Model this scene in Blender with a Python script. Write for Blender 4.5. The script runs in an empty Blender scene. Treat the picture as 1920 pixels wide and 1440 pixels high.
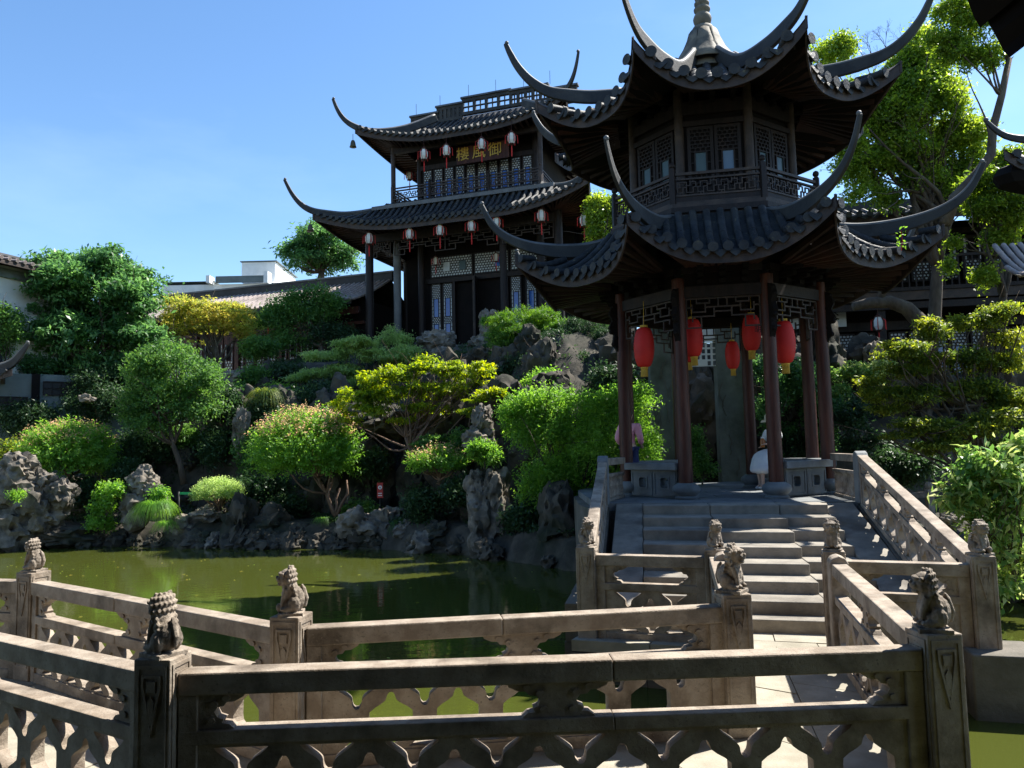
import bpy, bmesh, math, random
import numpy as np
from mathutils import Vector, Matrix, noise
from mathutils.geometry import tessellate_polygon
R_ = math.radians
random.seed(7); rng = np.random.default_rng(7)
scn = bpy.context.scene
col = bpy.data.collections.new("garden"); scn.collection.children.link(col)

# ------------------------------------------------------------------ camera, world, sun, exposure
EYE = Vector((0, 0, 2.07)); FPX = 1443.0
_p, _r = R_(4.9), R_(-1.23)
_r0 = Vector((1, 0, 0)); _u0 = Vector((0, -math.sin(_p), math.cos(_p))); CF = Vector((0, math.cos(_p), math.sin(_p)))
CR = _r0 * math.cos(_r) + _u0 * math.sin(_r); CU = -_r0 * math.sin(_r) + _u0 * math.cos(_r)
cam = bpy.data.cameras.new("camera"); camo = bpy.data.objects.new("camera", cam); col.objects.link(camo)
cam.sensor_fit = 'HORIZONTAL'; cam.sensor_width = 36; cam.lens = 36 * FPX / 1920
cam.clip_start = 0.05; cam.clip_end = 2000
Mc = Matrix((CR, CU, -CF)).transposed().to_4x4(); Mc.translation = EYE
camo.matrix_world = Mc
scn.camera = camo
SUN_AZ, SUN_EL = R_(62), R_(52)          # azimuth measured from +Y towards +X
w = bpy.data.worlds.new("World"); scn.world = w; w.use_nodes = True
nt = w.node_tree; nt.nodes.clear()
sky = nt.nodes.new('ShaderNodeTexSky'); sky.sky_type = 'NISHITA'; sky.sun_disc = False
sky.sun_elevation = SUN_EL; sky.sun_rotation = SUN_AZ; sky.air_density = 1.0; sky.dust_density = 0.25; sky.ozone_density = 2.2
hs = nt.nodes.new('ShaderNodeHueSaturation'); hs.inputs['Saturation'].default_value = 1.15
bg = nt.nodes.new('ShaderNodeBackground'); bg.inputs[1].default_value = 0.1
wo = nt.nodes.new('ShaderNodeOutputWorld')
# faint wisps of cloud
tc = nt.nodes.new('ShaderNodeTexCoord'); mp = nt.nodes.new('ShaderNodeMapping'); mp.inputs['Scale'].default_value = (1.2, 1.2, 3.5)
nz = nt.nodes.new('ShaderNodeTexNoise'); nz.inputs['Scale'].default_value = 2.2; nz.inputs['Detail'].default_value = 6; nz.inputs['Roughness'].default_value = .55
rp = nt.nodes.new('ShaderNodeValToRGB'); rp.color_ramp.elements[0].position = .5; rp.color_ramp.elements[1].position = .85
rp.color_ramp.elements[0].color = (0, 0, 0, 1); rp.color_ramp.elements[1].color = (.07, .07, .07, 1)
mx = nt.nodes.new('ShaderNodeMix'); mx.data_type = 'RGBA'; mx.inputs[7].default_value = (9, 10, 11, 1)
L = nt.links
L.new(sky.outputs[0], hs.inputs['Color']); L.new(tc.outputs['Generated'], mp.inputs[0]); L.new(mp.outputs[0], nz.inputs['Vector'])
L.new(nz.outputs['Fac'], rp.inputs[0]); L.new(rp.outputs[0], mx.inputs[0]); L.new(hs.outputs[0], mx.inputs[6]); L.new(mx.outputs[2], bg.inputs[0]); L.new(bg.outputs[0], wo.inputs[0])
sl = bpy.data.lights.new("sun", 'SUN'); sl.energy = 5.0; sl.angle = R_(.55); sl.color = (1, .955, .87)
so = bpy.data.objects.new("sun", sl); col.objects.link(so)
sd = Vector((math.sin(SUN_AZ) * math.cos(SUN_EL), math.cos(SUN_AZ) * math.cos(SUN_EL), math.sin(SUN_EL)))
so.rotation_euler = sd.to_track_quat('Z', 'Y').to_euler(); so.location = (30, 20, 40)
scn.view_settings.view_transform = 'Standard'; scn.view_settings.look = 'None'
scn.view_settings.exposure = 1.3; scn.view_settings.gamma = 1; scn.view_settings.use_curve_mapping = False
scn.cycles.max_bounces = 6; scn.cycles.transmission_bounces = 3; scn.cycles.transparent_max_bounces = 6
scn.cycles.sample_clamp_indirect = 4

def at(px, py, D):
    """point at depth D (metres along the ground, straight ahead) seen at photo pixel px,py"""
    d = CR * ((px - 960) / FPX) - CU * ((py - 720) / FPX) + CF
    return EYE + d * (D / d.y)

# ------------------------------------------------------------------ materials
def lin(c): return tuple(c) + (1,)
MATS = {}
def mat(name, c1, c2=None, c3=None, rough=.65, scale=3, scale2=.7, bump=.2, bscale=20, metal=0, spec=.4, stretch=None, detail=6, wave=None, speck=None):
    m = bpy.data.materials.new(name); m.use_nodes = True; n = m.node_tree; L = n.links
    b = n.nodes['Principled BSDF']; b.inputs['Roughness'].default_value = rough; b.inputs['Metallic'].default_value = metal
    b.inputs['Specular IOR Level'].default_value = spec
    g = n.nodes.new('ShaderNodeNewGeometry'); src = g.outputs['Position']
    if stretch:
        mpn = n.nodes.new('ShaderNodeMapping'); mpn.inputs['Scale'].default_value = stretch
        L.new(src, mpn.inputs[0]); src = mpn.outputs[0]
    def noi(s, d=6, r=.6):
        t = n.nodes.new('ShaderNodeTexNoise'); t.inputs['Scale'].default_value = s; t.inputs['Detail'].default_value = d; t.inputs['Roughness'].default_value = r
        L.new(src, t.inputs['Vector']); return t.outputs['Fac']
    def mr(v, a, b_):
        t = n.nodes.new('ShaderNodeMapRange'); t.inputs[1].default_value = a; t.inputs[2].default_value = b_; L.new(v, t.inputs[0]); return t.outputs[0]
    def mixc(f, a, b_):
        t = n.nodes.new('ShaderNodeMix'); t.data_type = 'RGBA'
        L.new(f, t.inputs[0])
        for s, v in ((6, a), (7, b_)):
            if isinstance(v, tuple): t.inputs[s].default_value = lin(v)
            else: L.new(v, t.inputs[s])
        return t.outputs[2]
    c = c1
    if c2: c = mixc(mr(noi(scale, detail), .38, .62), c1, c2)
    if c3: c = mixc(mr(noi(scale2, 5), .5, .68), c, c3)
    if speck: c = mixc(mr(noi(speck[0], 3, .5), speck[2], speck[2] + .06), c, speck[1])
    if isinstance(c, tuple): b.inputs['Base Color'].default_value = lin(c)
    else: L.new(c, b.inputs['Base Color'])
    if bump:
        bp = n.nodes.new('ShaderNodeBump'); bp.inputs['Strength'].default_value = bump; bp.inputs['Distance'].default_value = .03
        L.new(noi(bscale, 8, .65), bp.inputs['Height']); L.new(bp.outputs[0], b.inputs['Normal'])
    MATS[name] = m; return m

def leafmat(name, cols, trans=.45, rough=.5, tint=None):
    m = bpy.data.materials.new(name); m.use_nodes = True; n = m.node_tree; L = n.links
    b = n.nodes['Principled BSDF']; b.inputs['Roughness'].default_value = rough; b.inputs['Specular IOR Level'].default_value = .35
    g = n.nodes.new('ShaderNodeNewGeometry'); r = n.nodes.new('ShaderNodeValToRGB')
    t = n.nodes.new('ShaderNodeTexNoise'); t.inputs['Scale'].default_value = .9; t.inputs['Detail'].default_value = 3; L.new(g.outputs['Position'], t.inputs['Vector'])
    ad = n.nodes.new('ShaderNodeMath'); ad.operation = 'MULTIPLY_ADD'; ad.inputs[1].default_value = .8
    sb = n.nodes.new('ShaderNodeMath'); sb.operation = 'MULTIPLY_ADD'; sb.inputs[1].default_value = 1.5; sb.inputs[2].default_value = -.65
    L.new(t.outputs['Fac'], sb.inputs[0]); L.new(g.outputs['Random Per Island'], ad.inputs[0]); L.new(sb.outputs[0], ad.inputs[2]); L.new(ad.outputs[0], r.inputs[0])
    el = r.color_ramp.elements
    for i in range(len(cols) - 2): el.new((i + 1) / (len(cols) - 1))
    for e, c in zip(el, cols): e.color = lin(tuple(x * 1.6 for x in c))
    L.new(r.outputs[0], b.inputs['Base Color'])
    tr = n.nodes.new('ShaderNodeBsdfTranslucent'); hv = n.nodes.new('ShaderNodeHueSaturation'); hv.inputs['Hue'].default_value = .485
    hv.inputs['Saturation'].default_value = 1.1; hv.inputs['Value'].default_value = 2.2
    L.new(r.outputs[0], hv.inputs['Color']); L.new(hv.outputs[0], tr.inputs[0])
    ms = n.nodes.new('ShaderNodeMixShader'); ms.inputs[0].default_value = trans
    L.new(b.outputs[0], ms.inputs[1]); L.new(tr.outputs[0], ms.inputs[2]); L.new(ms.outputs[0], n.nodes['Material Output'].inputs[0])
    MATS[name] = m; return m

mat('stone', (.35, .295, .235), (.235, .185, .14), (.115, .09, .066), rough=.8, scale=7, scale2=2.6, bump=.35, bscale=45, speck=(60, (.2, .165, .13), .63))
mat('lionstone', (.33, .275, .22), (.19, .155, .12), (.11, .09, .07), rough=.85, scale=14, scale2=6, bump=.5, bscale=60)
mat('paving', (.36, .33, .265), (.28, .255, .20), (.20, .18, .135), rough=.85, scale=4, scale2=.9, bump=.25, bscale=60)
mat('stepstone', (.29, .26, .215), (.19, .17, .14), (.115, .10, .082), rough=.75, scale=3, scale2=1.2, bump=.3, bscale=30)
mat('masonry', (.16, .14, .115), (.10, .09, .07), (.06, .06, .04), rough=.85, scale=2.5, scale2=1, bump=.4, bscale=25)
mat('greystone', (.19, .20, .20), (.13, .14, .145), (.085, .09, .085), rough=.7, scale=3, scale2=1.1, bump=.25, bscale=40)
mat('rock', (.24, .205, .165), (.10, .086, .068), (.035, .033, .024), rough=.9, scale=4, scale2=1.3, bump=.8, bscale=9)
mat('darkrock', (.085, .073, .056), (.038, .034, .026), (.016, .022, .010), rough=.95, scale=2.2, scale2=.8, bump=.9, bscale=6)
mat('soil', (.07, .06, .04), (.05, .06, .025), (.035, .05, .018), rough=.95, scale=1.5, bump=.8, bscale=8)
mat('darkwood', (.018, .012, .012), (.010, .007, .007), (.026, .015, .012), spec=.25, rough=.55, scale=6, scale2=2, bump=.25, bscale=25, stretch=(3, 3, .6))
mat('redwood', (.07, .022, .015), (.038, .013, .01), (.10, .036, .024), spec=.25, rough=.45, scale=5, scale2=2, bump=.2, bscale=30, stretch=(4, 4, .5))
mat('eavewood', (.03, .014, .010), (.018, .009, .007), (.07, .026, .015), rough=.6, scale=5, bump=.2, bscale=30)
mat('fascia', (.045, .029, .024), (.024, .017, .015), (.07, .046, .034), rough=.6, scale=6, scale2=2.5, bump=.3, bscale=20)
mat('tile', (.028, .030, .033), (.014, .0152, .017), (.05, .047, .040), rough=.62, scale=5, scale2=2.2, bump=.5, bscale=22, speck=(11, (.11, .10, .06), .66))
mat('ridge', (.034, .034, .034), (.018, .018, .0185), (.058, .055, .048), rough=.7, scale=3, scale2=1.5, bump=.35, bscale=18)
mat('lead', (.12, .125, .13), (.09, .09, .09), (.06, .06, .06), rough=.55, scale=3, bump=.15, bscale=12)
mat('rooftile', (.42, .35, .32), (.30, .25, .23), (.2, .17, .155), rough=.8, scale=4, scale2=.8, bump=.5, bscale=14)  # paler, pinkish tile: sunlight on these roofs is put into the colour
mat('plaster', (.78, .78, .76), (.70, .71, .70), (.6, .61, .6), rough=.9, scale=1, scale2=.5, bump=.1)
mat('greywall', (.16, .19, .19), (.13, .155, .155), (.10, .12, .12), rough=.85, scale=1.5, bump=.2)
mat('concrete', (.15, .165, .145), (.11, .12, .105), (.07, .08, .06), rough=.85, scale=2, scale2=.9, bump=.3)
mat('black', (.012, .012, .013), rough=.6, bump=0)
mat('inkwood', (.010, .007, .007), (.006, .005, .005), rough=.8, spec=.15, scale=3, bump=.1)  # near-black wood; also carries the darkness seen inside door openings
mat('frost', (.55, .58, .60), (.42, .46, .5), rough=.35, scale=3, bump=.05, spec=.5)
mat('blueglass', (.012, .05, .28), (.01, .09, .36), rough=.12, scale=1.5, bump=.02, spec=.7)
mat('greenglass', (.05, .085, .09), (.04, .07, .08), rough=.3, scale=2, bump=0)
mat('gold', (.62, .38, .07), (.5, .3, .05), rough=.35, metal=.5, scale=8, bump=.1)
mat('bronze', (.09, .08, .05), rough=.5, metal=.6, bump=.1)
mat('redcloth', (.60, .018, .012), (.48, .012, .01), rough=.6, scale=3, bump=.15, bscale=60)
mat('tassel', (.62, .40, .05), (.5, .3, .04), rough=.7, scale=40, bump=.3)
mat('redtassel', (.5, .02, .015), rough=.7, bump=0)
mat('paper', (.75, .75, .70), rough=.7, bump=0)
mat('bark', (.10, .075, .055), (.06, .045, .033), (.13, .11, .08), rough=.9, scale=5, bump=.7, bscale=18, stretch=(2, 2, .6))
mat('palebark', (.20, .12, .08), (.13, .08, .055), rough=.85, scale=5, bump=.5, bscale=18)
mat('skin', (.55, .36, .27), rough=.55, bump=0); mat('hair', (.012, .01, .01), rough=.45, bump=.2, bscale=60)
mat('pink', (.72, .33, .40), (.65, .28, .35), rough=.8, scale=6, bump=.3, bscale=12); mat('navy', (.02, .03, .10), rough=.8, bump=.1)
mat('whitecloth', (.74, .74, .74), (.66, .67, .70), rough=.85, scale=6, bump=.3, bscale=12); mat('straw', (.68, .60, .45), (.58, .5, .36), rough=.85, scale=30, bump=.3)
mat('tea', (.35, .12, .03), rough=.2, bump=0); mat('stripe', (.03, .035, .06), (.25, .26, .28), rough=.8, scale=1, bump=0, stretch=(.01, .01, 22))
mat('signred', (.42, .035, .03), rough=.5, bump=0); mat('greentape', (.03, .42, .14), rough=.5, bump=0); mat('finialstone', (.17, .15, .115), (.10, .09, .07), (.06, .055, .045), rough=.75, scale=4, scale2=2, bump=.3); mat('dimglass', (.10, .15, .22), rough=.2, bump=0); mat('white', (.8, .8, .8), rough=.6, bump=0)
leafmat('leaf_evergreen', [(.022, .055, .022), (.045, .11, .035), (.095, .19, .055)], .42, .36)
leafmat('leaf_mid', [(.03, .075, .02), (.05, .115, .025), (.085, .16, .035)], .42)
leafmat('leaf_bright', [(.05, .12, .02), (.085, .18, .028), (.13, .23, .035)], .5)
leafmat('leaf_camphor', [(.045, .085, .015), (.095, .15, .02), (.17, .22, .035)], .55, .4)
leafmat('leaf_yellow', [(.045, .085, .014), (.12, .17, .018), (.24, .26, .022)], .58)
leafmat('leaf_orange', [(.10, .15, .03), (.19, .20, .04), (.28, .23, .06)], .55)
leafmat('leaf_pale', [(.11, .17, .05), (.17, .24, .075), (.23, .30, .11)], .5)
leafmat('leaf_olive', [(.035, .065, .015), (.085, .12, .018), (.20, .22, .03)], .5)
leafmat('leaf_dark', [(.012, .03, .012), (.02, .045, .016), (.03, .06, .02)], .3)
leafmat('leaf_pine', [(.02, .06, .012), (.05, .12, .015), (.10, .18, .02)], .4)
leafmat('leaf_variegated', [(.05, .12, .03), (.10, .17, .04), (.36, .38, .16)], .4, .4)
leafmat('leaf_pink', [(.16, .17, .06), (.30, .20, .11), (.38, .24, .16)], .5)
def water_mat():
    m = bpy.data.materials.new('water'); m.use_nodes = True; n = m.node_tree; L = n.links; b = n.nodes['Principled BSDF']
    b.inputs['Base Color'].default_value = (.075, .125, .006, 1); b.inputs['Roughness'].default_value = .035; b.inputs['IOR'].default_value = 1.33
    b.inputs['Specular IOR Level'].default_value = .5
    g = n.nodes.new('ShaderNodeNewGeometry'); mp = n.nodes.new('ShaderNodeMapping'); mp.inputs['Scale'].default_value = (1, 1.7, 1); L.new(g.outputs['Position'], mp.inputs[0])
    a = n.nodes.new('ShaderNodeTexNoise'); a.inputs['Scale'].default_value = 2.4; a.inputs['Detail'].default_value = 5; a.inputs['Roughness'].default_value = .55
    L.new(mp.outputs[0], a.inputs['Vector'])
    bp = n.nodes.new('ShaderNodeBump'); bp.inputs['Strength'].default_value = .12; bp.inputs['Distance'].default_value = .03
    L.new(a.outputs['Fac'], bp.inputs['Height']); L.new(bp.outputs[0], b.inputs['Normal'])
    c = n.nodes.new('ShaderNodeTexNoise'); c.inputs['Scale'].default_value = .35; c.inputs['Detail'].default_value = 3; L.new(g.outputs['Position'], c.inputs['Vector'])
    x = n.nodes.new('ShaderNodeMix'); x.data_type = 'RGBA'; L.new(c.outputs['Fac'], x.inputs[0]); x.inputs[6].default_value = (.044, .054, .010, 1); x.inputs[7].default_value = (.058, .068, .013, 1)
    L.new(x.outputs[2], b.inputs['Base Color']); MATS['water'] = m
water_mat()
M = MATS

# ------------------------------------------------------------------ object helpers
def root_loc(o):
    v = Vector((0, 0, 0))
    while o: v += o.location; o = o.parent
    return v
def link(name, data, parent=None, kind=None):
    o = bpy.data.objects.new(name, data); col.objects.link(o)
    if parent: o.parent = parent
    if kind: o['kind'] = kind
    return o
def thing(name, label, cat, loc=(0, 0, 0), group=None):
    o = link(name, None); o.location = loc; o.empty_display_size = .2
    o['label'] = label; o['category'] = cat
    if group: o['group'] = group
    return o
def tag(o, label, cat, group=None):
    o['label'] = label; o['category'] = cat
    if group: o['group'] = group
    return o
def struct(name, loc=(0, 0, 0)):
    o = link(name, None); o.location = loc; o['kind'] = 'structure'; return o
def copy_tree(o, parent=None):
    c = o.copy(); col.objects.link(c); c.parent = parent
    for ch in list(o.children): copy_tree(ch, c)
    return c
class MB:
    def __init__(s): s.v = []; s.f = []
    def add(s, vs, fs):
        k = len(s.v); s.v += [tuple(v) for v in vs]; s.f += [tuple(i + k for i in f) for f in fs]
    def hexa(s, b, t): s.add(list(b) + list(t), [(3, 2, 1, 0), (4, 5, 6, 7), (0, 1, 5, 4), (1, 2, 6, 5), (2, 3, 7, 6), (3, 0, 4, 7)])
    def box(s, c, sz, rz=0, X=None):
        c = Vector(c); a = Vector(X).normalized() if X is not None else Vector((math.cos(rz), math.sin(rz), 0)); z = Vector((0, 0, 1)); y = z.cross(a).normalized(); z = a.cross(y)
        h = [x / 2 for x in sz]; P = lambda i, j, k: c + a * h[0] * i + y * h[1] * j + z * h[2] * k
        s.hexa([P(-1, -1, -1), P(1, -1, -1), P(1, 1, -1), P(-1, 1, -1)], [P(-1, -1, 1), P(1, -1, 1), P(1, 1, 1), P(-1, 1, 1)])
    def beam(s, p, q, wd, ht, up=(0, 0, 1)):
        p, q = Vector(p), Vector(q); a = (q - p).normalized(); y = Vector(up).cross(a).normalized(); z = a.cross(y); y *= wd / 2; z *= ht / 2
        s.hexa([p - y - z, q - y - z, q + y - z, p + y - z], [p - y + z, q - y + z, q + y + z, p + y + z])
    def tube(s, pts, rad, n=8, cap=True):
        pts = [Vector(p) for p in pts]; N = len(pts)
        if not hasattr(rad, '__len__'): rad = [rad] * N
        vs = []; prev = None
        for i, p in enumerate(pts):
            t = (pts[min(i + 1, N - 1)] - pts[max(i - 1, 0)]).normalized()
            if prev is None: prev = t.orthogonal().normalized()
            x = (prev - t * prev.dot(t)).normalized(); prev = x; y = t.cross(x)
            for k in range(n):
                a = 2 * math.pi * k / n; vs.append(p + (x * math.cos(a) + y * math.sin(a)) * rad[i])
        fs = [(i * n + k, i * n + (k + 1) % n, (i + 1) * n + (k + 1) % n, (i + 1) * n + k) for i in range(N - 1) for k in range(n)]
        if cap: fs += [tuple(reversed(range(n))), tuple(range((N - 1) * n, N * n))]
        s.add(vs, fs)
    def lathe(s, o, prof, n=16, rz=0, squash=1):
        o = Vector(o); vs = [o + Vector((r * math.cos(2 * math.pi * k / n + rz), squash * r * math.sin(2 * math.pi * k / n + rz), z)) for r, z in prof for k in range(n)]
        N = len(prof); s.add(vs, [(i * n + k, i * n + (k + 1) % n, (i + 1) * n + (k + 1) % n, (i + 1) * n + k) for i in range(N - 1) for k in range(n)] + [tuple(reversed(range(n))), tuple(range((N - 1) * n, N * n))])
    def ball(s, c, r, n=8, m=6):
        c = Vector(c); r = r if hasattr(r, '__len__') else (r, r, r)
        vs = [c + Vector((r[0] * math.sin(math.pi * j / m) * math.cos(2 * math.pi * i / n), r[1] * math.sin(math.pi * j / m) * math.sin(2 * math.pi * i / n), r[2] * math.cos(math.pi * j / m))) for j in range(1, m) for i in range(n)]
        vs += [c + Vector((0, 0, r[2])), c - Vector((0, 0, r[2]))]; K = len(vs)
        fs = [((j) * n + i, (j + 1) * n + i, (j + 1) * n + (i + 1) % n, j * n + (i + 1) % n) for j in range(m - 2) for i in range(n)]
        fs += [(K - 2, i, (i + 1) % n) for i in range(n)] + [(K - 1, (m - 2) * n + (i + 1) % n, (m - 2) * n + i) for i in range(n)]
        s.add(vs, fs)
    def plate(s, outer, holes, f, t0, t1):
        """flat plate with holes; f(x, n, z) maps to the world; n runs t0..t1"""
        polys = [outer] + list(holes); flat = [p for pl in polys for p in pl]; N = len(flat)
        tris = tessellate_polygon([[Vector((x, y, 0)) for x, y in pl] for pl in polys])
        vs = [f(x, t0, z) for x, z in flat] + [f(x, t1, z) for x, z in flat]
        fs = [tuple(t) for t in tris] + [tuple(i + N for i in reversed(t)) for t in tris]
        k = 0
        for pl in polys:
            m = len(pl); fs += [(k + i, k + (i + 1) % m, N + k + (i + 1) % m, N + k + i) for i in range(m)]; k += m
        s.add(vs, fs)
    def mesh(s, name, m, smooth=False, off=Vector((0, 0, 0)), fix=True):
        me = bpy.data.meshes.new(name); V = np.array(s.v, dtype=float) - np.array(off); me.from_pydata(V.tolist(), [], s.f)
        if fix:
            b = bmesh.new(); b.from_mesh(me); bmesh.ops.recalc_face_normals(b, faces=b.faces); b.to_mesh(me); b.free()
        if smooth: me.polygons.foreach_set('use_smooth', [True] * len(me.polygons))
        me.materials.append(m); me.update(); return me
    def build(s, name, m, parent=None, smooth=False, kind=None, fix=True, auto=None):
        me = s.mesh(name, m, smooth, root_loc(parent), fix)
        o = link(name, me, parent, kind)
        if auto: me.set_sharp_from_angle(angle=R_(auto))
        return o
def place(name, me, parent, Mw):
    o = link(name, me, parent); o.matrix_basis = Matrix.Translation(-root_loc(parent)) @ Mw; return o
def bevel(o, wd=.01, seg=2):
    m = o.modifiers.new('bevel', 'BEVEL'); m.width = wd; m.segments = seg; m.limit_method = 'ANGLE'; m.angle_limit = R_(40); return o
def frame(o, a):
    """returns f(x,n,z): x along unit vector a (2D), n to its left, z up, from origin o"""
    o = Vector(o); a = Vector((a[0], a[1], 0)).normalized(); n = Vector((-a.y, a.x, 0))
    return lambda x, d, z: o + a * x + n * d + Vector((0, 0, z))
def bake(o):
    dg = bpy.context.evaluated_depsgraph_get(); me = bpy.data.meshes.new_from_object(o.evaluated_get(dg)); old = o.data; o.modifiers.clear(); o.data = me; return o

# ------------------------------------------------------------------ foliage
def leaf_mesh(name, C, Dr, Nn, Ln, Wd, m, off=(0, 0, 0), fold=.12):
    C = np.asarray(C) - np.array(off); N = len(C)
    Dr = Dr / np.linalg.norm(Dr, axis=1, keepdims=True); S = np.cross(Dr, Nn); S /= np.linalg.norm(S, axis=1, keepdims=True) + 1e-9; U = np.cross(S, Dr)
    Ln = np.broadcast_to(Ln, N)[:, None]; Wd = np.broadcast_to(Wd, N)[:, None]
    V = np.stack([C - Dr * Ln / 2, C + S * Wd / 2 + U * Ln * fold - Dr * Ln * .05, C + Dr * Ln / 2, C - S * Wd / 2 + U * Ln * fold - Dr * Ln * .05], 1).reshape(-1, 3)
    me = bpy.data.meshes.new(name); me.vertices.add(4 * N); me.vertices.foreach_set('co', V.ravel())
    me.loops.add(4 * N); me.loops.foreach_set('vertex_index', np.arange(4 * N)); me.polygons.add(N)
    me.polygons.foreach_set('loop_start', np.arange(0, 4 * N, 4)); me.update(calc_edges=True); me.materials.append(m); return me
def unit(n):
    v = rng.normal(size=(n, 3)); return v / np.linalg.norm(v, axis=1, keepdims=True)
def clumps(lobes, n, inner=.3, low=.35):
    w_ = np.array([(r[0] * r[1] + r[0] * r[2] + r[1] * r[2]) for c, r in lobes]); k = rng.choice(len(lobes), n, p=w_ / w_.sum())
    c = np.array([tuple(l[0]) for l in lobes])[k]; r = np.array([tuple(l[1]) for l in lobes])[k]
    u = unit(n); u[:, 2] = np.where((u[:, 2] < 0) & (rng.random(n) > low), -u[:, 2], u[:, 2])
    f = np.where(rng.random(n) < inner, rng.uniform(.35, .85, n), rng.uniform(.84, 1.06, n)); f = np.where(rng.random(n) < .12, rng.uniform(1.05, 1.32, n), f)[:, None]
    return c + u * r * f, u
def foliage(lobes, ncl, per, rc, L, W, m, parent, name='crown', flat=1.0, up=.5, droop=.2, inner=.3, low=.35, star=False):
    cc, u = clumps(lobes, ncl, inner, low); N = ncl * per
    rcs = rng.uniform(.6, 1.25, ncl).repeat(per)[:, None] * rc
    o = rng.normal(size=(N, 3)) * .5; C = cc.repeat(per, 0) + o * rcs * np.array([1, 1, flat]); U = u.repeat(per, 0)
    Nn = U * .6 + np.array([0, 0, up]) + rng.normal(size=(N, 3)) * .45; Dr = (o * 1.2 if star else U * .6) + rng.normal(size=(N, 3)) * .6 + np.array([0, 0, -droop])
    me = leaf_mesh(name, C, Dr, Nn, L * rng.uniform(.5, 1.4, N), W * rng.uniform(.6, 1.3, N), m, root_loc(parent))
    return link(name, me, parent), cc
def curve_pts(p, q, bend=.15, n=6, up=.2):
    p, q = Vector(p), Vector(q); d = (q - p).length; a = Vector(tuple(rng.normal(size=3))) * bend * d; b = Vector(tuple(rng.normal(size=3))) * bend * d * .5
    out = []
    for i in range(n + 1):
        t = i / n; out.append(p.lerp(q, t) + a * (4 * t * (1 - t)) * .5 + b * math.sin(2 * math.pi * t) * .5 + Vector((0, 0, -up * d * (4 * t * (1 - t)) * .25)))
    return out
def trunk(parent, pts, rads, tips, r1=.04, m='bark', twigs=1, bend=.12):
    mb = MB(); mb.tube(pts, rads, 10)
    P = [Vector(p) for p in pts]
    for q in tips:
        i = rng.integers(max(1, len(P) // 2), len(P)); s = P[i]; cp = curve_pts(s, q, bend, 6)
        r0 = min(rads[i] * .7, r1 * 2.2); mb.tube(cp, [r0 + (r1 * .3 - r0) * k / 6 for k in range(7)], 6)
        for _ in range(twigs):
            a = cp[rng.integers(3, 6)]; e = Vector(q) + Vector(tuple(rng.normal(size=3))) * (Vector(q) - s).length * .22
            mb.tube(curve_pts(a, e, bend, 4), [r1 * .45, r1 * .4, r1 * .3, r1 * .2, r1 * .1], 4)
    return mb.build('trunk', M[m], parent, smooth=True)
def ell(px, py, D, wx, hy, dp=None):
    """crown lobe from its size in metres"""
    c = at(px, py, D); return (c, (wx, dp or wx, hy))
def px2m(px, D): return px * D / FPX

# ================================================================== SETTING: water, ground, rockery hill
WZ = -0.45
mb = MB(); mb.add([(-60, -3, WZ), (40, -3, WZ), (40, 40, WZ), (-60, 40, WZ)], [(0, 1, 2, 3)])
mb.build('pond_water', M['water'], None, kind='structure', fix=False)
mb = MB(); mb.add([(-400, -300, -1.6), (400, -300, -1.6), (400, 600, -1.6), (-400, 600, -1.6)], [(0, 1, 2, 3)])
mb.build('ground', M['soil'], None, kind='structure', fix=False)
SHORE = [(-60, 21.5), (-19, 22.4), (-15.3, 22.6), (-11.3, 22.6), (-8.2, 21.8), (-6.2, 21.2), (-3.8, 20.6), (-1.35, 19.2), (-.1, 17.8), (1.1, 16.2), (2.2, 15.6), (6.4, 15.2), (7.4, 13), (8.6, 11), (10.5, 9.8), (13, 8), (40, 5)]
SX = np.array([p[0] for p in SHORE]); SY = np.array([p[1] for p in SHORE])
def sstep(x, a, b): t = min(1, max(0, (x - a) / (b - a))); return t * t * (3 - 2 * t)
def hill(x, y):
    d = y - float(np.interp(x, SX, SY)); d *= .85 if x < 2 else .8
    if d < -.4: return -1.55
    h = -1.2 + 1.4 * sstep(d, -.4, .35) 
    left = sstep(x, -14.5, -9.2)
    H1 = 3.1 * sstep(d, 2.0, 3.2) + 2.3 * sstep(d, 4.2, 6.6) + .5 * sstep(d, 7, 9)
    if x > 2:
        r = sstep(x, 2, 5); H1 = H1 * (1 - r) + r * (2.4 * (sstep(y, 18.9, 20.5) if x > 6.9 else sstep(y, 20.7, 21.7)) + 1.5 * sstep(y, 22.3, 23.2) + 2.1 * sstep(y, 29, 31))
        if 1.5 < x < 7.2 and y < 18.6: return -.3
    h += H1 * left + (1 - left) * .9 * sstep(d, .5, 3)
    # notch for the cave mouth
    cv = math.exp(-((x + 3.55) / .55) ** 4); h -= cv * max(0, 2.7 - max(0, d - 3.6) * 3) * sstep(d, 1.6, 2.4) if d < 4.4 else 0
    h += .35 * sstep(d, .5, 3) * (noise.fractal(Vector((x * .8, y * .8, 0)), 1, 2, 4)) * (1 if h < 5.6 else .25)
    return h
nx, ny = 300, 150; xs = np.linspace(-45, 24, nx); ys = np.concatenate([np.linspace(5, 34, 120), np.linspace(34.5, 70, 30)])
vs = [(x, y, hill(x, y)) for y in ys for x in xs]
vs = [(x + (noise.noise(Vector((x * 2, y * 2, z))) * .2 if z > 0 else 0), y + noise.noise(Vector((x * 2 + 9, y * 2, z))) * .2, z) for x, y, z in vs]
mb = MB(); mb.add(vs, [(j * nx + i, j * nx + i + 1, (j + 1) * nx + i + 1, (j + 1) * nx + i) for j in range(ny - 1) for i in range(nx - 1)])
rockery = mb.build('rockery_hill', M['darkrock'], None, kind='structure', fix=False, smooth=True)

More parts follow.
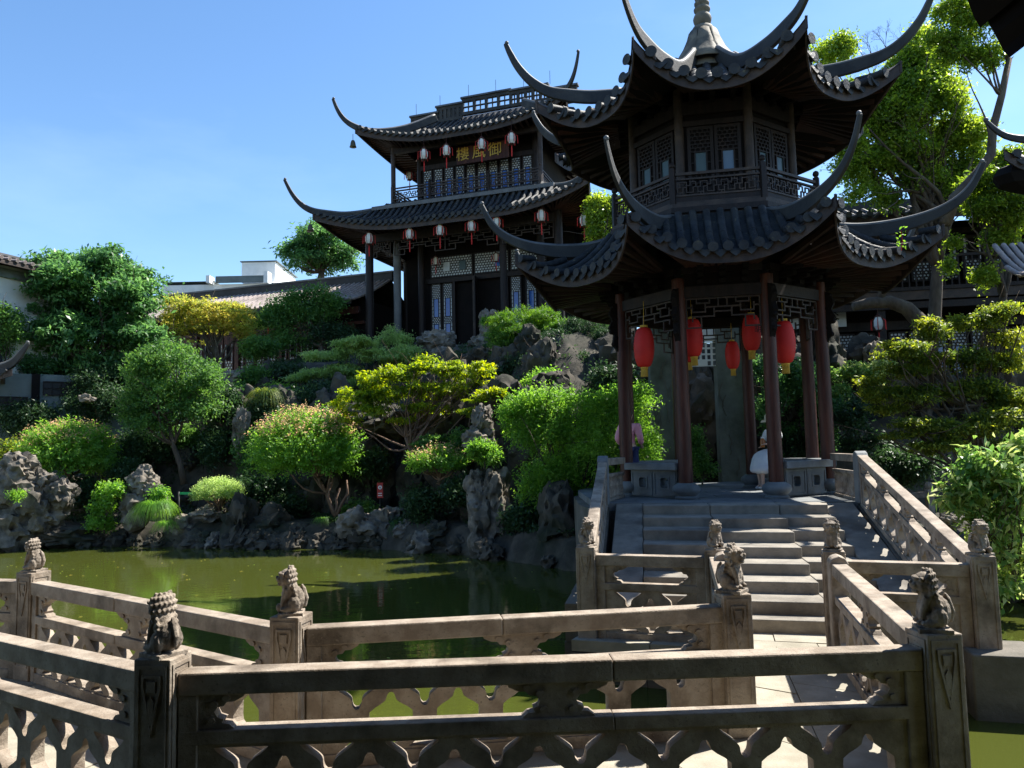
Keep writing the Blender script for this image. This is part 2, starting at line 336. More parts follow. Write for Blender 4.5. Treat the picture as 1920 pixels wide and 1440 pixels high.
# ---- rocks
def rockmesh(name, seed, lumps=1, pits=.35, tall=1.0, sub=4, m='rock', comps=None):
    b = bmesh.new(); rr = random.Random(seed)
    comps = comps or [((rr.uniform(-.4, .4) * (lumps > 1), rr.uniform(-.3, .3) * (lumps > 1), (i / max(1, lumps - 1) - .5) * 1.1 * (lumps > 1)), rr.uniform(.5, .75) if lumps > 1 else 1) for i in range(lumps)]
    for (cx, cy, cz), sc in comps:
        r = bmesh.ops.create_icosphere(b, subdivisions=sub, radius=1); o = Vector((seed * 3.1 + cx * 5, cy * 7, cz * 3))
        for v in r['verts']:
            d = v.co.normalized(); n1 = noise.fractal(d * 1.1 + o, 1, 2, 3) * .45
            vo, _ = noise.voronoi(d * 2.2 + o); pit = -max(0, .30 - vo[0]) * 1.6 * pits * 2
            rid = noise.ridged_multi_fractal(d * 1.7 + o, .9, 2.1, 4, .9, 2) * .16
            # flattened facets
            q = 1 + n1 + pit + rid - .15 + noise.fractal(d * 5 + o, .7, 2.1, 4) * .09 - abs(noise.noise(d * 3.2 + o * 2)) * .22
            v.co = d * q * sc; v.co.z *= tall; v.co += Vector((cx, cy, cz * tall))
    me = bpy.data.meshes.new(name); b.to_mesh(me); b.free(); me.polygons.foreach_set('use_smooth', [True] * len(me.polygons)); me.materials.append(M[m]); me.set_sharp_from_angle(angle=R_(38)); return me
ROCKS = [rockmesh('rock_form', 11 + i, 1, .3 + .15 * (i % 3), 1, 4) for i in range(9)]
ROCKH = [rockmesh('rock_form_fine', 50 + i, 3, .6, 1, 4) for i in range(4)]
DROCKS = [rockmesh('dark_rock_form', 31 + i, 1, .5, 1, 4, 'darkrock') for i in range(7)]
def rock(me, c, s, rz=None, parent=None, name='stone', tilt=.3):
    s = s if hasattr(s, '__len__') else (s, s, s)
    rz = random.uniform(0, 6.28) if rz is None else rz
    Mw = Matrix.Translation(Vector(c)) @ Matrix.Rotation(rz, 4, 'Z') @ Matrix.Rotation(random.uniform(-tilt, tilt), 4, 'X') @ Matrix.Diagonal((*s, 1))
    if parent: return place(name, me, parent, Mw)
    o = link(name, me); o.matrix_basis = Mw; return o
# stones that make up the rockery wall (pieces of the setting)
def scatter(n, x0, x1, d0, d1, smin, smax, zoff=0):
    for i in range(n):
        x = random.uniform(x0, x1); d = random.uniform(d0, d1); y = float(np.interp(x, SX, SY)) + d
        if abs(x + 3.55) < .75 and 1.2 < d < 5: continue
        s = random.uniform(smin, smax); rock(random.choice(DROCKS), (x, y, hill(x, y) + zoff), (s, s * .8, s * random.uniform(.8, 1.5)), parent=rockery)
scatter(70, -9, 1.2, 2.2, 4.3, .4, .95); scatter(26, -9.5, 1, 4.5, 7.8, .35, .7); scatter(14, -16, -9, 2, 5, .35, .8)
# cave mouth lintel and jambs
for c, s in (((-4.35, 23.6, 1.2), (.55, .7, 1.3)), ((-2.75, 23.2, 1.2), (.6, .7, 1.4)), ((-3.6, 23.5, 3.0), (1.1, .8, .55)), ((-5.4, 23.7, 1.8), (.8, .7, 1.2)), ((-1.8, 22.9, 1.6), (.8, .7, 1.1)), ((-4.6, 24.4, 3.2), (.9, .7, .7))):
    rock(DROCKS[int(c[2] * 3) % 7], c, s, parent=rockery, tilt=.1)
# rock cliff behind and right of the pavilion
for i in range(64):
    x = random.uniform(2.6, 14); y = random.uniform(19.6, 21.0) + (1.3 if x < 6.6 else 0); z = random.uniform(-.2, 4.6)
    s = random.uniform(.45, .95)
    if abs(x - 5.0) < .8 and z < 1.9: y += 1.2
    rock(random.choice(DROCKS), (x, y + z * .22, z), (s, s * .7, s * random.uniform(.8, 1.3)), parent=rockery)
for i in range(16):
    x = random.uniform(7.6, 14); yy = float(np.interp(x, SX, SY)); s = random.uniform(.3, .7)
    rock(random.choice(DROCKS), (x, yy + random.uniform(.2, 2.5), random.uniform(-.2, .8)), (s, s * .8, s), parent=rockery)
# shore rocks: things
SG = 'rocks along the pond edge'
for i, (px, py, D, sx, sz, me, lab) in enumerate([
    (452, 985, 22.0, .62, .85, 0, 'tall grey shore boulder under the small pale round bush'),
    (512, 985, 22.0, .70, .52, 1, 'broad dark rounded boulder at the water edge left of the forked shrub'),
    (668, 985, 20.9, .62, .48, 2, 'sunlit cracked boulder at the water edge below the cave mouth'),
    (715, 985, 20.9, .45, .42, 3, 'smaller pale boulder beside the sunlit cracked one'),
    (735, 968, 21.5, .45, .25, 4, 'flat sunlit rock lying behind the sunlit cracked boulder'),
    (765, 995, 20.6, .35, .30, 5, 'low pale rock with a bright top right of the sunlit boulders'),
    (820, 1003, 20.0, .55, .35, 6, 'dark low rock at the water left of the tall pitted rock'),
    (1050, 975, 17.4, .6, .8, 7, 'dark ragged rock beside the left stair balustrade'),
    (392, 962, 22.4, .55, .22, 8, 'flat sunlit stone slab under the pale round bush'),
    (345, 990, 22.6, .55, .38, 0, 'grey low rock right of the drooping grass tuft'),
    (655, 955, 22.2, .25, .28, 1, 'small upright stone behind the sunlit shore boulder'),
    (130, 1005, 22.6, .8, .3, 3, 'low dark rock at the water edge right of the pitted rock pile'),
    (575, 1000, 21.6, .5, .3, 5, 'low dark shore rock below the forked shrub')]):
    o = rock((DROCKS if 'dark' in lab or i == 0 else ROCKS)[me % 7], at(px, py, D), (sx, sx * .8, sz), name='shore_rock', tilt=.15); tag(o, lab, 'rock', SG)  # boulders lying in shade use darkrock: the shade is put into the colour
for i in range(58):
    x = random.uniform(-17, 1.2); y = float(np.interp(x, SX, SY)) + random.uniform(-.15, .35); s = random.uniform(.18, .42)
    o = rock(random.choice(DROCKS + DROCKS + ROCKS[:3]), (x, y, WZ + s * .3), (s * 1.3, s, s), name='shore_rock'); tag(o, 'low dark stone among many along the pond edge', 'rock', 'small stones along the pond edge')  # mostly the darker rock, with the bank's shade put into the colour
def hero(name, lab, px, py, D, s, me, rz=0, cat='rock'):
    o = rock(me, at(px, py, D), s, rz=rz, name=name, tilt=.02); tag(o, lab, cat); return o
rk = rockmesh('pitted_pile', 71, 1, .9, 1, 4, 'rock', [((0, 0, 0), .8), ((.7, .1, -.5), .6), ((-.8, 0, -.3), .8), ((.1, -.2, .85), .55), ((1.25, 0, .1), .42), ((-.2, 0, -1), .9), ((.6, .1, .45), .45), ((-1.1, 0, .5), .5)])
hero('scholar_rock_pile', 'large pitted grey rock pile at the left edge of the pond', 30, 935, 22.2, (1.05, .8, 1.0), rk)
hero('scholar_rock', 'pale weathered rock with holes between ivy and grass tuft', 268, 922, 22.6, (.62, .5, .62), rockmesh('holed_rock', 77, 1, .9, 1, 4, 'rock', [((0, 0, .3), .7), ((-.35, 0, .55), .42), ((.5, 0, -.2), .65), ((-.2, 0, -.7), .9), ((.1, 0, .95), .38)]))
hero('standing_rock', 'tall pitted rock rising from the water left of the green shrub', 915, 950, 18.8, (.62, .55, 1.0), rockmesh('tall_rock', 83, 1, .8, 1, 4, 'rock', [((0, 0, -.7), .85), ((-.2, 0, 0), .7), ((.25, 0, .35), .62), ((.5, 0, -.4), .6), ((-.45, .1, .5), .4)]))
hero('balanced_rock', 'sunlit pale rock perched above the tall pitted rock', 912, 800, 20.2, (.36, .34, .5), ROCKH[0])
hero('balanced_rock', 'blue grey rock just below the sunlit perched rock', 892, 826, 20.0, (.36, .3, .32), ROCKS[4])
hero('stone_pillar', 'slender upright rock pillar left of the pink tipped shrub', 447, 815, 24.4, (.34, .32, .72), ROCKH[2])
hero('rock_ledge', 'pale rock ledge lying behind the upper end of the mid green tree', 440, 712, 28, (.7, .4, .35), ROCKS[2])
for px, py, D, s, lab in ((800, 652, 28.6, (.8, .5, .55), 'grey jagged rock in front of the blue lattice doors'), (842, 655, 28.6, (.62, .5, .6), 'grey jagged rock left of the dark doorway of the hall'),
    (888, 655, 28.2, (.45, .4, .42), 'low grey rock below the dark doorway of the hall'), (905, 622, 28.2, (.36, .3, .62), 'leaning pale rock left of the bright green pine'), (862, 690, 27.6, (.5, .4, .4), 'rounded rock under the dark doorway rocks'), (922, 600, 28, (.26, .22, .3), 'topmost knob of the leaning pale rock pile'),
    (820, 682, 27.8, (.6, .5, .45), 'dark rock below the jagged rocks and above the yellow maple')):
    hero('hall_rock', lab, px, py, D, s, ROCKH[hash(lab[:3]) % 1] if False else ROCKH[(px // 7) % 4])
hero('upright_rock', 'tan upright rock beside the two visitors below the right hall', 1632, 700, 20.6, (.42, .35, .62), ROCKH[1])
hero('path_rock', 'small pale rock in dark undergrowth left of the mid green tree', 163, 748, 25.5, (.26, .2, .15), ROCKS[6])
hero('pond_rock', 'pale round stone beside the bright leafed bush on the right', 1778, 978, 12.2, (.18, .18, .14), ROCKS[3])

# ================================================================== STONE BRIDGE, RAILINGS
P2 = lambda x, y: Vector((x, y, 0))
Fm, F0, F1, F2, L2 = P2(-7.7, 8.35), P2(-4.66, 7.56), P2(-1.52, 5.3), P2(1.58, 5.75), P2(2.12, 8.3)
N0, N1, N2, R1 = P2(-5.35, 6.4), P2(-1.93, 4.3), P2(2.36, 4.48), P2(3.2, 7.9)
L1, R2, LT, RT = P2(.8, 8.75), P2(4.42, 7.45), P2(1.5, 13.0), P2(5.42, 12.1)
deck = struct('bridge_deck')
PAVS = []
def slabs(A, B, C, D_, nu, nv, z=0, th=.12, parent=deck, name='paving_slab', m='paving', gap=.006):
    """A->B near edge, D->C far edge"""
    for i in range(nu):
        for j in range(nv):
            f = lambda u, v: (A.lerp(B, u)).lerp(D_.lerp(C, u), v)
            sh = .5 / nu if (j % 2 and nu > 1) else 0
            u0, u1 = max(0, i / nu - sh), min(1, (i + 1) / nu - sh if i < nu - 1 else 1)
            L_ = (B - A).length; e = gap / max(L_, .1); ev = gap / max(.1, (D_ - A).length)
            q = [f(u0 + e, j / nv + ev), f(u1 - e, j / nv + ev), f(u1 - e, (j + 1) / nv - ev), f(u0 + e, (j + 1) / nv - ev)]
            zz = z + random.uniform(-.004, .003)
            b = MB(); b.hexa([Vector((p.x, p.y, z - th)) for p in q], [Vector((p.x, p.y, zz)) for p in q]); b.build(name, M[m], parent)
o_ = .16
slabs(N0 + P2(-.08, -o_), N1 + P2(-.05, -o_), F1 + P2(-.05, o_), F0 + P2(.02, o_), 6, 2)
slabs(N1 + P2(-.05, -o_), N2 + P2(o_, -o_), F2 + P2(0, o_), F1 + P2(-.05, o_), 6, 2)
slabs(N2 + P2(o_, -o_), R1 + P2(o_, 0), L2 + P2(-o_, .1), F2 + P2(-o_, 0), 5, 2)
slabs(N0 + P2(-4, .6), N0 + P2(-.08, -o_), F0 + P2(.02, o_), Fm + P2(-.5, o_), 4, 2)
mb = MB()
for poly in ([N0 + P2(-.1, -.2), N1 + P2(-.1, -.2), F1 + P2(0, .2), F0 + P2(0, .2)], [N1 + P2(-.1, -.2), N2 + P2(.2, -.2), F2 + P2(0, .2), F1 + P2(0, .2)], [N2 + P2(.2, -.2), R1 + P2(.2, 0), L2 + P2(-.2, .1), F2 + P2(-.2, 0)]):
    mb.hexa([Vector((p.x, p.y, -.34)) for p in poly], [Vector((p.x, p.y, -.10 - .002 * len(mb.v))) for p in poly])
for p in (N1, N2, F1, F2, F0, N0): mb.box((p.x, p.y, -.9), (.34, .34, 1.2))
mb.build('beam', M['masonry'], deck)
# viewing terrace the photographer stands on
terr = struct('terrace'); slabs(P2(-7, -3), P2(7, -3), P2(7, 1.2), P2(-7, 1.2), 10, 4, z=.45, th=.14, parent=terr, m='masonry')
mb = MB(); mb.box((0, -.95, -.65), (13.9, 4.2, 1.9)); mb.build('retaining_wall', M['masonry'], terr)

def post_mesh():
    s = .105; mb = MB(); mb.box((0, 0, .5), (2 * s, 2 * s, 1.0)); base = mb.mesh('post_shaft', M['stone'])
    car = MB()
    for k in range(4):
        a = k * math.pi / 2; f = frame((0, 0, 0), (math.cos(a), math.sin(a)))
        g = lambda x, n, z, f=f: f(x, -s - n, z)
        car.plate([(-.085, .12), (.085, .12), (.085, .97), (-.085, .97)], [[(-.07, .14), (.07, .14), (.07, .95), (-.07, .95)]], g, -.004, .006)
        car.plate([(0, .60), (.055, .86), (.055, .92), (-.055, .92), (-.055, .86)], [[(0, .64), (.042, .862), (.042, .905), (-.042, .905), (-.042, .862)]], g, -.004, .009)
        car.plate([(.03 * math.cos(t * math.pi / 4) * (1.25 if t % 2 else .8), .86 + .034 * math.sin(t * math.pi / 4) * (1.2 if t % 2 else .8)) for t in range(8)], [], g, -.004, .010)
        car.plate([(-.012, .68), (0, .66), (.012, .68), (.02, .78), (0, .81), (-.02, .78)], [], g, -.004, .008)
    return base, car.mesh('post_carving', M['stone'])
PB, PC = post_mesh()
def lion_mesh(v):
    mb = MB(); rr = random.Random(v); B = mb.ball
    mb.box((0, 0, .012), (.21, .18, .024))
    B((-.045, 0, .10), (.075, .07, .08), 12, 8); B((.0, 0, .15), (.06, .058, .075), 12, 8); B((.03, 0, .185), (.05, .055, .05), 12, 8)
    for s in (-1, 1):
        B((-.03, s * .058, .075), (.055, .032, .052), 10, 6); mb.tube([(-.01, s * .065, .055), (.035, s * .067, .045), (.055, s * .066, .045)], [.024, .02, .018], 8); B((.06, s * .066, .045), (.028, .02, .014), 8, 5)
        mb.tube([(.035, s * .04, .17), (.065, s * .042, .11), (.075, s * .042, .05)], [.026, .019, .017], 8); B((.085, s * .042, .047), (.027, .02, .014), 8, 5)
        B((.065, s * .052, .262), (.012, .018, .012), 8, 5); B((.025, s * .062, .262), (.022, .014, .016), 8, 5)
        B((.093, s * .023, .262), (.015, .014, .013), 8, 5)
    B((.045, 0, .11), (.04, .05, .07), 10, 8); B((.01, 0, .07), (.08, .07, .04), 10, 8)
    hz = .235; B((.035, 0, hz), (.07, .066, .06), 12, 8); B((.095, 0, hz - .008), (.032, .04, .024), 10, 6); B((.09, 0, hz - .037), (.028, .033, .013), 10, 6); B((.12, 0, hz + .006), (.014, .018, .012), 8, 5); B((.085, 0, hz + .03), (.028, .046, .012), 8, 5)
    for ti, t in enumerate((-1.05, -.62, -.18, .26, .70, 1.12)):   # rows of mane curls round the back of the head
        na = 9 if abs(t) < .9 else 6
        for k in range(na):
            a = math.pi + (k - (na - 1) / 2) * (2.9 / na) + (.12 if ti % 2 else 0); p = Vector((.035 + .070 * math.cos(a) * math.cos(t * .8), .075 * math.sin(a) * math.cos(t * .8), hz + .066 * math.sin(t)))
            B(p, .0155, 8, 6); B(p + (p - Vector((.035, 0, hz))).normalized() * .012, .008, 6, 5)
    for j, z in enumerate((.185, .158, .131, .104)):
        for k in range(6): B((-.028 - .011 * j + .003 * abs(k - 2.5), (k - 2.5) * .023, z), .0135, 8, 6)
    mb.tube([(-.11, 0, .05), (-.125, .0, .10), (-.10, 0, .16), (-.085, 0, .19)], [.016, .02, .022, .008], 8)
    for k in range(4): B((.04 + .006 * k, 0.0, .20 - .02 * k), (.03, .03, .014), 8, 5)
    if v % 2: B((.10, .03, .055), .027, 8, 6)
    me = mb.mesh('lion_rough', M['lionstone']); o = link('tmp', me)
    r = o.modifiers.new('r', 'REMESH'); r.mode = 'VOXEL'; r.voxel_size = .0042; s_ = o.modifiers.new('s', 'SMOOTH'); s_.iterations = 1; s_.factor = .4
    bake(o); me = o.data; bpy.data.objects.remove(o)
    for vv in me.vertices:
        c = vv.co; c = c + vv.normal * (noise.fractal(c * 42, 1, 2, 3) * .0022); vv.co = Vector((c.x * .82, c.y, c.z * 1.1))
    me.name = 'lion_form'; me.polygons.foreach_set('use_smooth', [True] * len(me.polygons)); me.materials.clear(); me.materials.append(M['lionstone']); return me
LIONS = [lion_mesh(1), lion_mesh(2)]
def post(p, rz, lrz, lab, v=0, z=0, h=1.0, sc=1.0, lt=0):
    t = thing('stone_post', lab, 'stone post', (p.x, p.y, z), 'carved lion posts of the stone bridge')
    a = link('shaft', PB, t); a.rotation_euler.z = rz; a.scale.z = h; b = link('carving', PC, t); b.rotation_euler.z = rz; b.scale.z = h
    bevel(a, .008)
    l = link('lion', LIONS[v], t); l.location.z = h - .004; l.rotation_euler = (lt, 0, lrz); l.scale = (sc, sc, sc); return t
ang = lambda a, b: math.atan2((b - a).y, (b - a).x)
post(N1, R_(-8), R_(150), 'nearest left lion post where two railings meet, lion seen from behind', 0, sc=1.0)
post(N2, R_(6), R_(165), 'nearest right lion post with a narrow sunlit carved side', 1, sc=1.02)
post(F1, R_(-12), R_(-170), 'lion post at the far rail corner over the pond, left of centre', 0, sc=.95)
post(F2, R_(4), R_(-35), 'lion post at the foot of the long far rail beside the sunlit steps', 1, sc=1.05)
post(F0, R_(-22), R_(175), 'farthest left lion post of the far rail', 1, sc=.95)
post(L1, R_(-18), R_(-40), 'left corner lion post of the stair landing, mossy and half dark', 1, z=-.02, sc=.95)
post(L2, R_(-18), R_(-60), 'lion post left of the stair opening, behind a rounded rail end', 0, z=-.02, sc=.9)
post(R1 + P2(.04, .08), R_(-18), R_(-120), 'lion post right of the stair opening', 1, z=-.02, sc=.95)
post(R2, R_(-15), R_(-70), 'right corner lion post of the landing above the pier', 0, z=-.02, sc=1.0)
post(N0, R_(-30), R_(-150), 'lion post beyond the left edge at the end of the near rail', 0)
post(Fm, R_(-10), R_(-90), 'lion post beyond the left edge at the end of the far rail', 0)

HWR = [.3, .9]
def hw(t): return (.034 + .112 * sstep(1 - abs(t), HWR[0], HWR[1])) * max(0, 1 - t ** 8) ** .5
def cell(c, zc, L_, z0, z1, n=21, k=1.0):
    a = max(-1, (z0 - zc) / L_); b = min(1, (z1 - zc) / L_)
    if b - a < .2: return None
    ts = [a + (b - a) * (.5 - .5 * math.cos(math.pi * i / (n - 1))) for i in range(n)]; HWR[:] = (.30, .92) if zc > .5 else (.22, .70)
    R = [(c + max(hw(t) * k, .012), zc + L_ * t) for t in ts]; Lf = [(c - max(hw(t) * k, .012), zc + L_ * t) for t in reversed(ts)]
    return R + Lf
def rail(A, B, lab, zA=0, zB=0, hA=1.0, hB=1.0, nv=1, ins=.105, cells=True):
    d = (B - A); L_ = d.length; a = d.normalized(); n = Vector((-a.y, a.x, 0)); x0, x1 = ins, L_ - ins
    def f(x, t, z):
        u = x / L_; return A + a * x + n * t + Vector((0, 0, (zA + (zB - zA) * u) + z * (hA + (hB - hA) * u)))
    t = thing('stone_railing', lab, 'railing', ((A + B) / 2).to_tuple(), 'carved stone railings of the bridge and stairs')
    def bar(name, z0, z1, wd, xs=None, bv=.012):
        xa, xb = xs or (x0, x1); m_ = MB()
        m_.hexa([f(xa, -wd / 2, z0), f(xb, -wd / 2, z0), f(xb, wd / 2, z0), f(xa, wd / 2, z0)], [f(xa, -wd / 2, z1), f(xb, -wd / 2, z1), f(xb, wd / 2, z1), f(xa, wd / 2, z1)])
        o = m_.build(name, M['stone'], t); bevel(o, bv); return o
    cuts = [x0] + ([x0 + (x1 - x0) * random.uniform(.42, .58)] if L_ > 2.4 else []) + [x1]
    for i in range(len(cuts) - 1):      # rails are laid in two stones with a joint between
        q = .0012; o = bar('top_rail', .795, .915 - .003 * i, .145 - .004 * i, (cuts[i] + q * (i > 0), cuts[i + 1] - q), .010)
        bar('middle_rail', .535, .61 - .002 * i, .125 - .003 * i, (cuts[i] + q * (i > 0), cuts[i + 1] - q), .006)
    bar('stile', .0, .795, .12, (x0, x0 + .10), .006); bar('stile', .0, .795, .12, (x1 - .10, x1), .006); bar('bottom_rail', .0, .085, .12, (x0 + .1, x1 - .1), .006)
    # cloud brackets between top and middle rail
    def cloud(xc, s, nm='bracket'):
        pr = [(0, .612), (.19, .612), (.165, .635), (.125, .64), (.135, .66), (.10, .672), (.085, .70), (.10, .725), (.135, .73), (.15, .75), (.19, .752), (.235, .775), (.25, .793), (0, .793)]
        pts = [(xc + s * p[0], p[1]) for p in pr]; m_ = MB(); m_.plate(pts, [], f, -.04, .04)
        for (q, r) in ((.07, .655), (.085, .74), (.15, .772)):
            o2 = [(xc + s * (q + .022 * math.cos(k * .9)), r + .018 * math.sin(k * .9)) for k in range(7)]
            m_.plate(o2, [], f, -.052, .052)
        m_.build(nm, M['stone'], t)
    cloud(x0 + .1, 1); cloud(x1 - .1, -1)
    vs_ = [x0 + (x1 - x0) * (i + 1) / (nv + 1) for i in range(nv)]
    for xc in vs_:
        m_ = MB(); pr = [(0, .612), (.20, .612), (.17, .635), (.13, .64), (.14, .66), (.11, .672), (.10, .70), (.12, .725), (.16, .73), (.18, .75), (.22, .752), (.27, .775), (.28, .793), (0, .793)]
        m_.plate([(xc + p[0], p[1]) for p in pr[1:]] + [(xc - p[0], p[1]) for p in reversed(pr[1:])][:-0 or None], [], f, -.04, .04)
        for s in (-1, 1):
            for (q, r) in ((.08, .655), (.10, .74), (.17, .772)): m_.plate([(xc + s * (q + .022 * math.cos(k * .9)), r + .018 * math.sin(k * .9)) for k in range(7)], [], f, -.052, .052)
        m_.build('vase_bracket', M['stone'], t)
    xa, xb = x0 + .1, x1 - .1; hol = []
    pitch = .225 * 2; nn = max(2, round((xb - xa) / pitch * 2)); ph = (xb - xa) / nn; k = min(1, ph / .225)
    for i in range(1, nn):
        c = xa + i * ph
        for (zc, L2_) in (((.535, .175), (-.02, .25)) if i % 2 else ((.27, .19),)):
            e = cell(c, zc, L2_, .10, .515, k=k)
            if e: hol.append(e)
    m_ = MB(); m_.plate([(xa, .08), (xb, .08), (xb, .54), (xa, .54)], hol, f, -.042, .042); m_.build('openwork_panel', M['stone'], t)
    return t
rail(N1, N2, 'nearest stone railing across the foreground, dark with a sunlit top', nv=1)
rail(N0, N1, 'near left stone railing running down from the left edge to the nearest left lion post', nv=1)
rail(F0, F1, 'far left stone railing sloping down along the pond', nv=1)
rail(F1, F2, 'long far stone railing in the centre over the pond', nv=1)
rail(Fm, F0, 'short piece of far railing at the left edge')
rail(F2, L2, 'short railing seen end-on leading to the stair opening', ins=.12)
rail(N2, R1, 'right stone railing leading from the nearest right lion post to the stairs')
rail(L1, L2, 'landing railing left of the stair opening', -.02, -.02, nv=0)
rail(R1, R2, 'landing railing right of the stair opening', -.02, -.02, nv=0)
rail(L1, LT, 'sloping stone balustrade up the left side of the stairs', 0, 1.12, 1, .82, nv=2)
rail(R2, RT, 'sloping stone balustrade up the right side of the stairs', 0, 1.12, 1, .86, nv=3)
# rounded rail ends at the stair opening
for p, lab in ((P2(2.11, 7.98), 'rounded stone drum end in front of the post left of the stair opening'), (P2(3.13, 7.62), 'rounded stone drum end in front of the post right of the stair opening')):
    mb = MB(); f = frame(p, (1, -.25)); mb.plate([(-.085, 0), (.085, 0), (.085, .92), (.06, .965), (.0, .985), (-.06, .965), (-.085, .92)], [], f, -.11, .11); o = mb.build('drum_stone', M['stone'], None); bevel(o, .02); tag(o, lab, 'stone drum')

# ================================================================== LANDING, STAIRS, PLATFORM
YW = R_(11); PU = Vector((math.cos(YW), -math.sin(YW), 0)); PV = Vector((math.sin(YW), math.cos(YW), 0)); PCN = Vector((4.106, 15.25, 0)); FZ = 1.15
land = struct('stair_landing')
e = .22
slabs(L1 + P2(-e, -.15), R2 + P2(e, -e), P2(4.75, 8.3), P2(.92, 9.25), 5, 2, z=-.005, parent=land)
def courses(A, B, z0, z1, n, parent, th=.3, m='masonry', inward=1):
    """stone courses of a retaining wall from A to B"""
    d = B - A; L_ = d.length; a = d.normalized(); nn = Vector((-a.y, a.x, 0)) * inward
    for j in range(n):
        za, zb = z0 + (z1 - z0) * j / n, z0 + (z1 - z0) * (j + 1) / n - .008; x = 0; k = 0
        while x < L_ - .05:
            w_ = min(random.uniform(.55, .95), L_ - x); 
            if L_ - x - w_ < .2: w_ = L_ - x
            q = random.uniform(-.012, .012); b = MB(); p, r = A + a * (x + .004), A + a * (x + w_ - .004)
            bs = [p - nn * q, r - nn * q, r + nn * th, p + nn * th]; b.hexa([v + Vector((0, 0, za)) for v in bs], [v + Vector((0, 0, zb)) for v in bs]); b.build('stone_block', M[m], parent); x += w_
cl, cr = L1 + P2(-e, -.15), R2 + P2(e, -e)
courses(cl, cr, -1.1, -.13, 3, land); courses(cr, P2(5.2, 9.6), -1.1, -.13, 3, land); courses(P2(1.0, 9.6), cl, -1.1, -.13, 3, land)
# projecting pier plinth under the right corner
mb = MB(); mb.box((R2.x + .08, R2.y - .05, -.37), (.62, .62, 1.0), R_(-15)); bevel(mb.build('pier', M['masonry'], land), .015)
stairs = thing('stone_stairs', 'broad grey stone stairs rising to the pavilion, sunlit at the foot', 'stairs', (2.8, 9, 0))
S0l, S0r, S1l, S1r = P2(.95, 9.15), P2(4.62, 8.25), P2(1.62, 12.95), P2(5.3, 12.05)
def sp(u, v): return S0l.lerp(S0r, u).lerp(S1l.lerp(S1r, u), v)
NS = 8; rz = FZ / NS
def step(u0, u1, k, nsub, off=0.0, zt=None):
    v0 = (k - 1 + off) / NS; v1 = 1.02 if k == NS else min(1.02, (k + 1.0 + off) / NS + .06)
    zt = zt if zt is not None else k * rz
    for i in range(nsub):
        ua = u0 + (u1 - u0) * i / nsub + .001; ub = u0 + (u1 - u0) * (i + 1) / nsub - .001
        q = [sp(ua, v0), sp(ub, v0), sp(ub, v1), sp(ua, v1)]; d = random.uniform(-.003, .003)
        b = MB(); b.hexa([Vector((p.x, p.y, zt - rz * 1.25)) for p in q], [Vector((p.x, p.y, zt + d)) for p in q]); bevel(b.build('step', M['stepstone'], stairs), .012)
for k in range(1, NS + 1):
    step(.136, .4085, k, 1, .0); step(.6815, .864, k, 1, .0)
    step(.409, .681, k, 1, -.45 if 1 < k < NS else 0)
    # sloping side slabs are built once below
for (ua, ub) in ((.02, .135), (.865, .985)):
    b = MB(); q = [sp(ua, 0), sp(ub, 0), sp(ub, 1), sp(ua, 1)]
    b.hexa([Vector((p.x, p.y, -.6)) for p in q], [q[0] + Vector((0, 0, .10)), q[1] + Vector((0, 0, .10)), q[2] + Vector((0, 0, 1.145)), q[3] + Vector((0, 0, 1.145))]); bevel(b.build('side_slab', M['stepstone'], stairs), .01)
plat = struct('pavilion_platform')
poly = [LT + P2(-.15, -.02), RT + P2(.18, -.05), P2(6.5, 13.6), P2(7.1, 16.6), P2(6.6, 19.6), P2(2.2, 20), P2(1.3, 17), P2(1.2, 14.5)]
mb = MB(); n = len(poly); mb.add([Vector((p.x, p.y, -1.2)) for p in poly] + [Vector((p.x, p.y, FZ - .125)) for p in poly], [tuple(range(n))] + [tuple(range(n, 2 * n))] + [(i, (i + 1) % n, n + (i + 1) % n, n + i) for i in range(n)])
mb.build('core', M['masonry'], plat)
slabs(poly[0], poly[1], P2(6.6, 16.4), P2(1.4, 17.1), 6, 6, z=FZ, th=.12, parent=plat, m='greystone'); slabs(P2(1.4, 17.1), P2(6.6, 16.4), P2(6.5, 19.55), P2(2.2, 19.9), 5, 4, z=FZ, th=.12, parent=plat, m='greystone')
courses(R2 + P2(.3, .3), RT + P2(.25, 0), -1.0, .3, 3, plat); courses(LT + P2(-.2, 0), L1 + P2(-.25, .3), -1.0, .3, 3, plat)
mb = MB()
for A, B in ((L1, LT), (R2, RT)):
    a = (B - A).normalized(); nn = Vector((-a.y, a.x, 0)) * .09
    mb.hexa([A - nn + Vector((0, 0, -1)), B - nn + Vector((0, 0, -1)), B + nn + Vector((0, 0, -1)), A + nn + Vector((0, 0, -1))], [A - nn + Vector((0, 0, -.01)), B - nn + Vector((0, 0, 1.11)), B + nn + Vector((0, 0, 1.11)), A + nn + Vector((0, 0, -.01))])
mb.build('stringer', M['masonry'], plat)
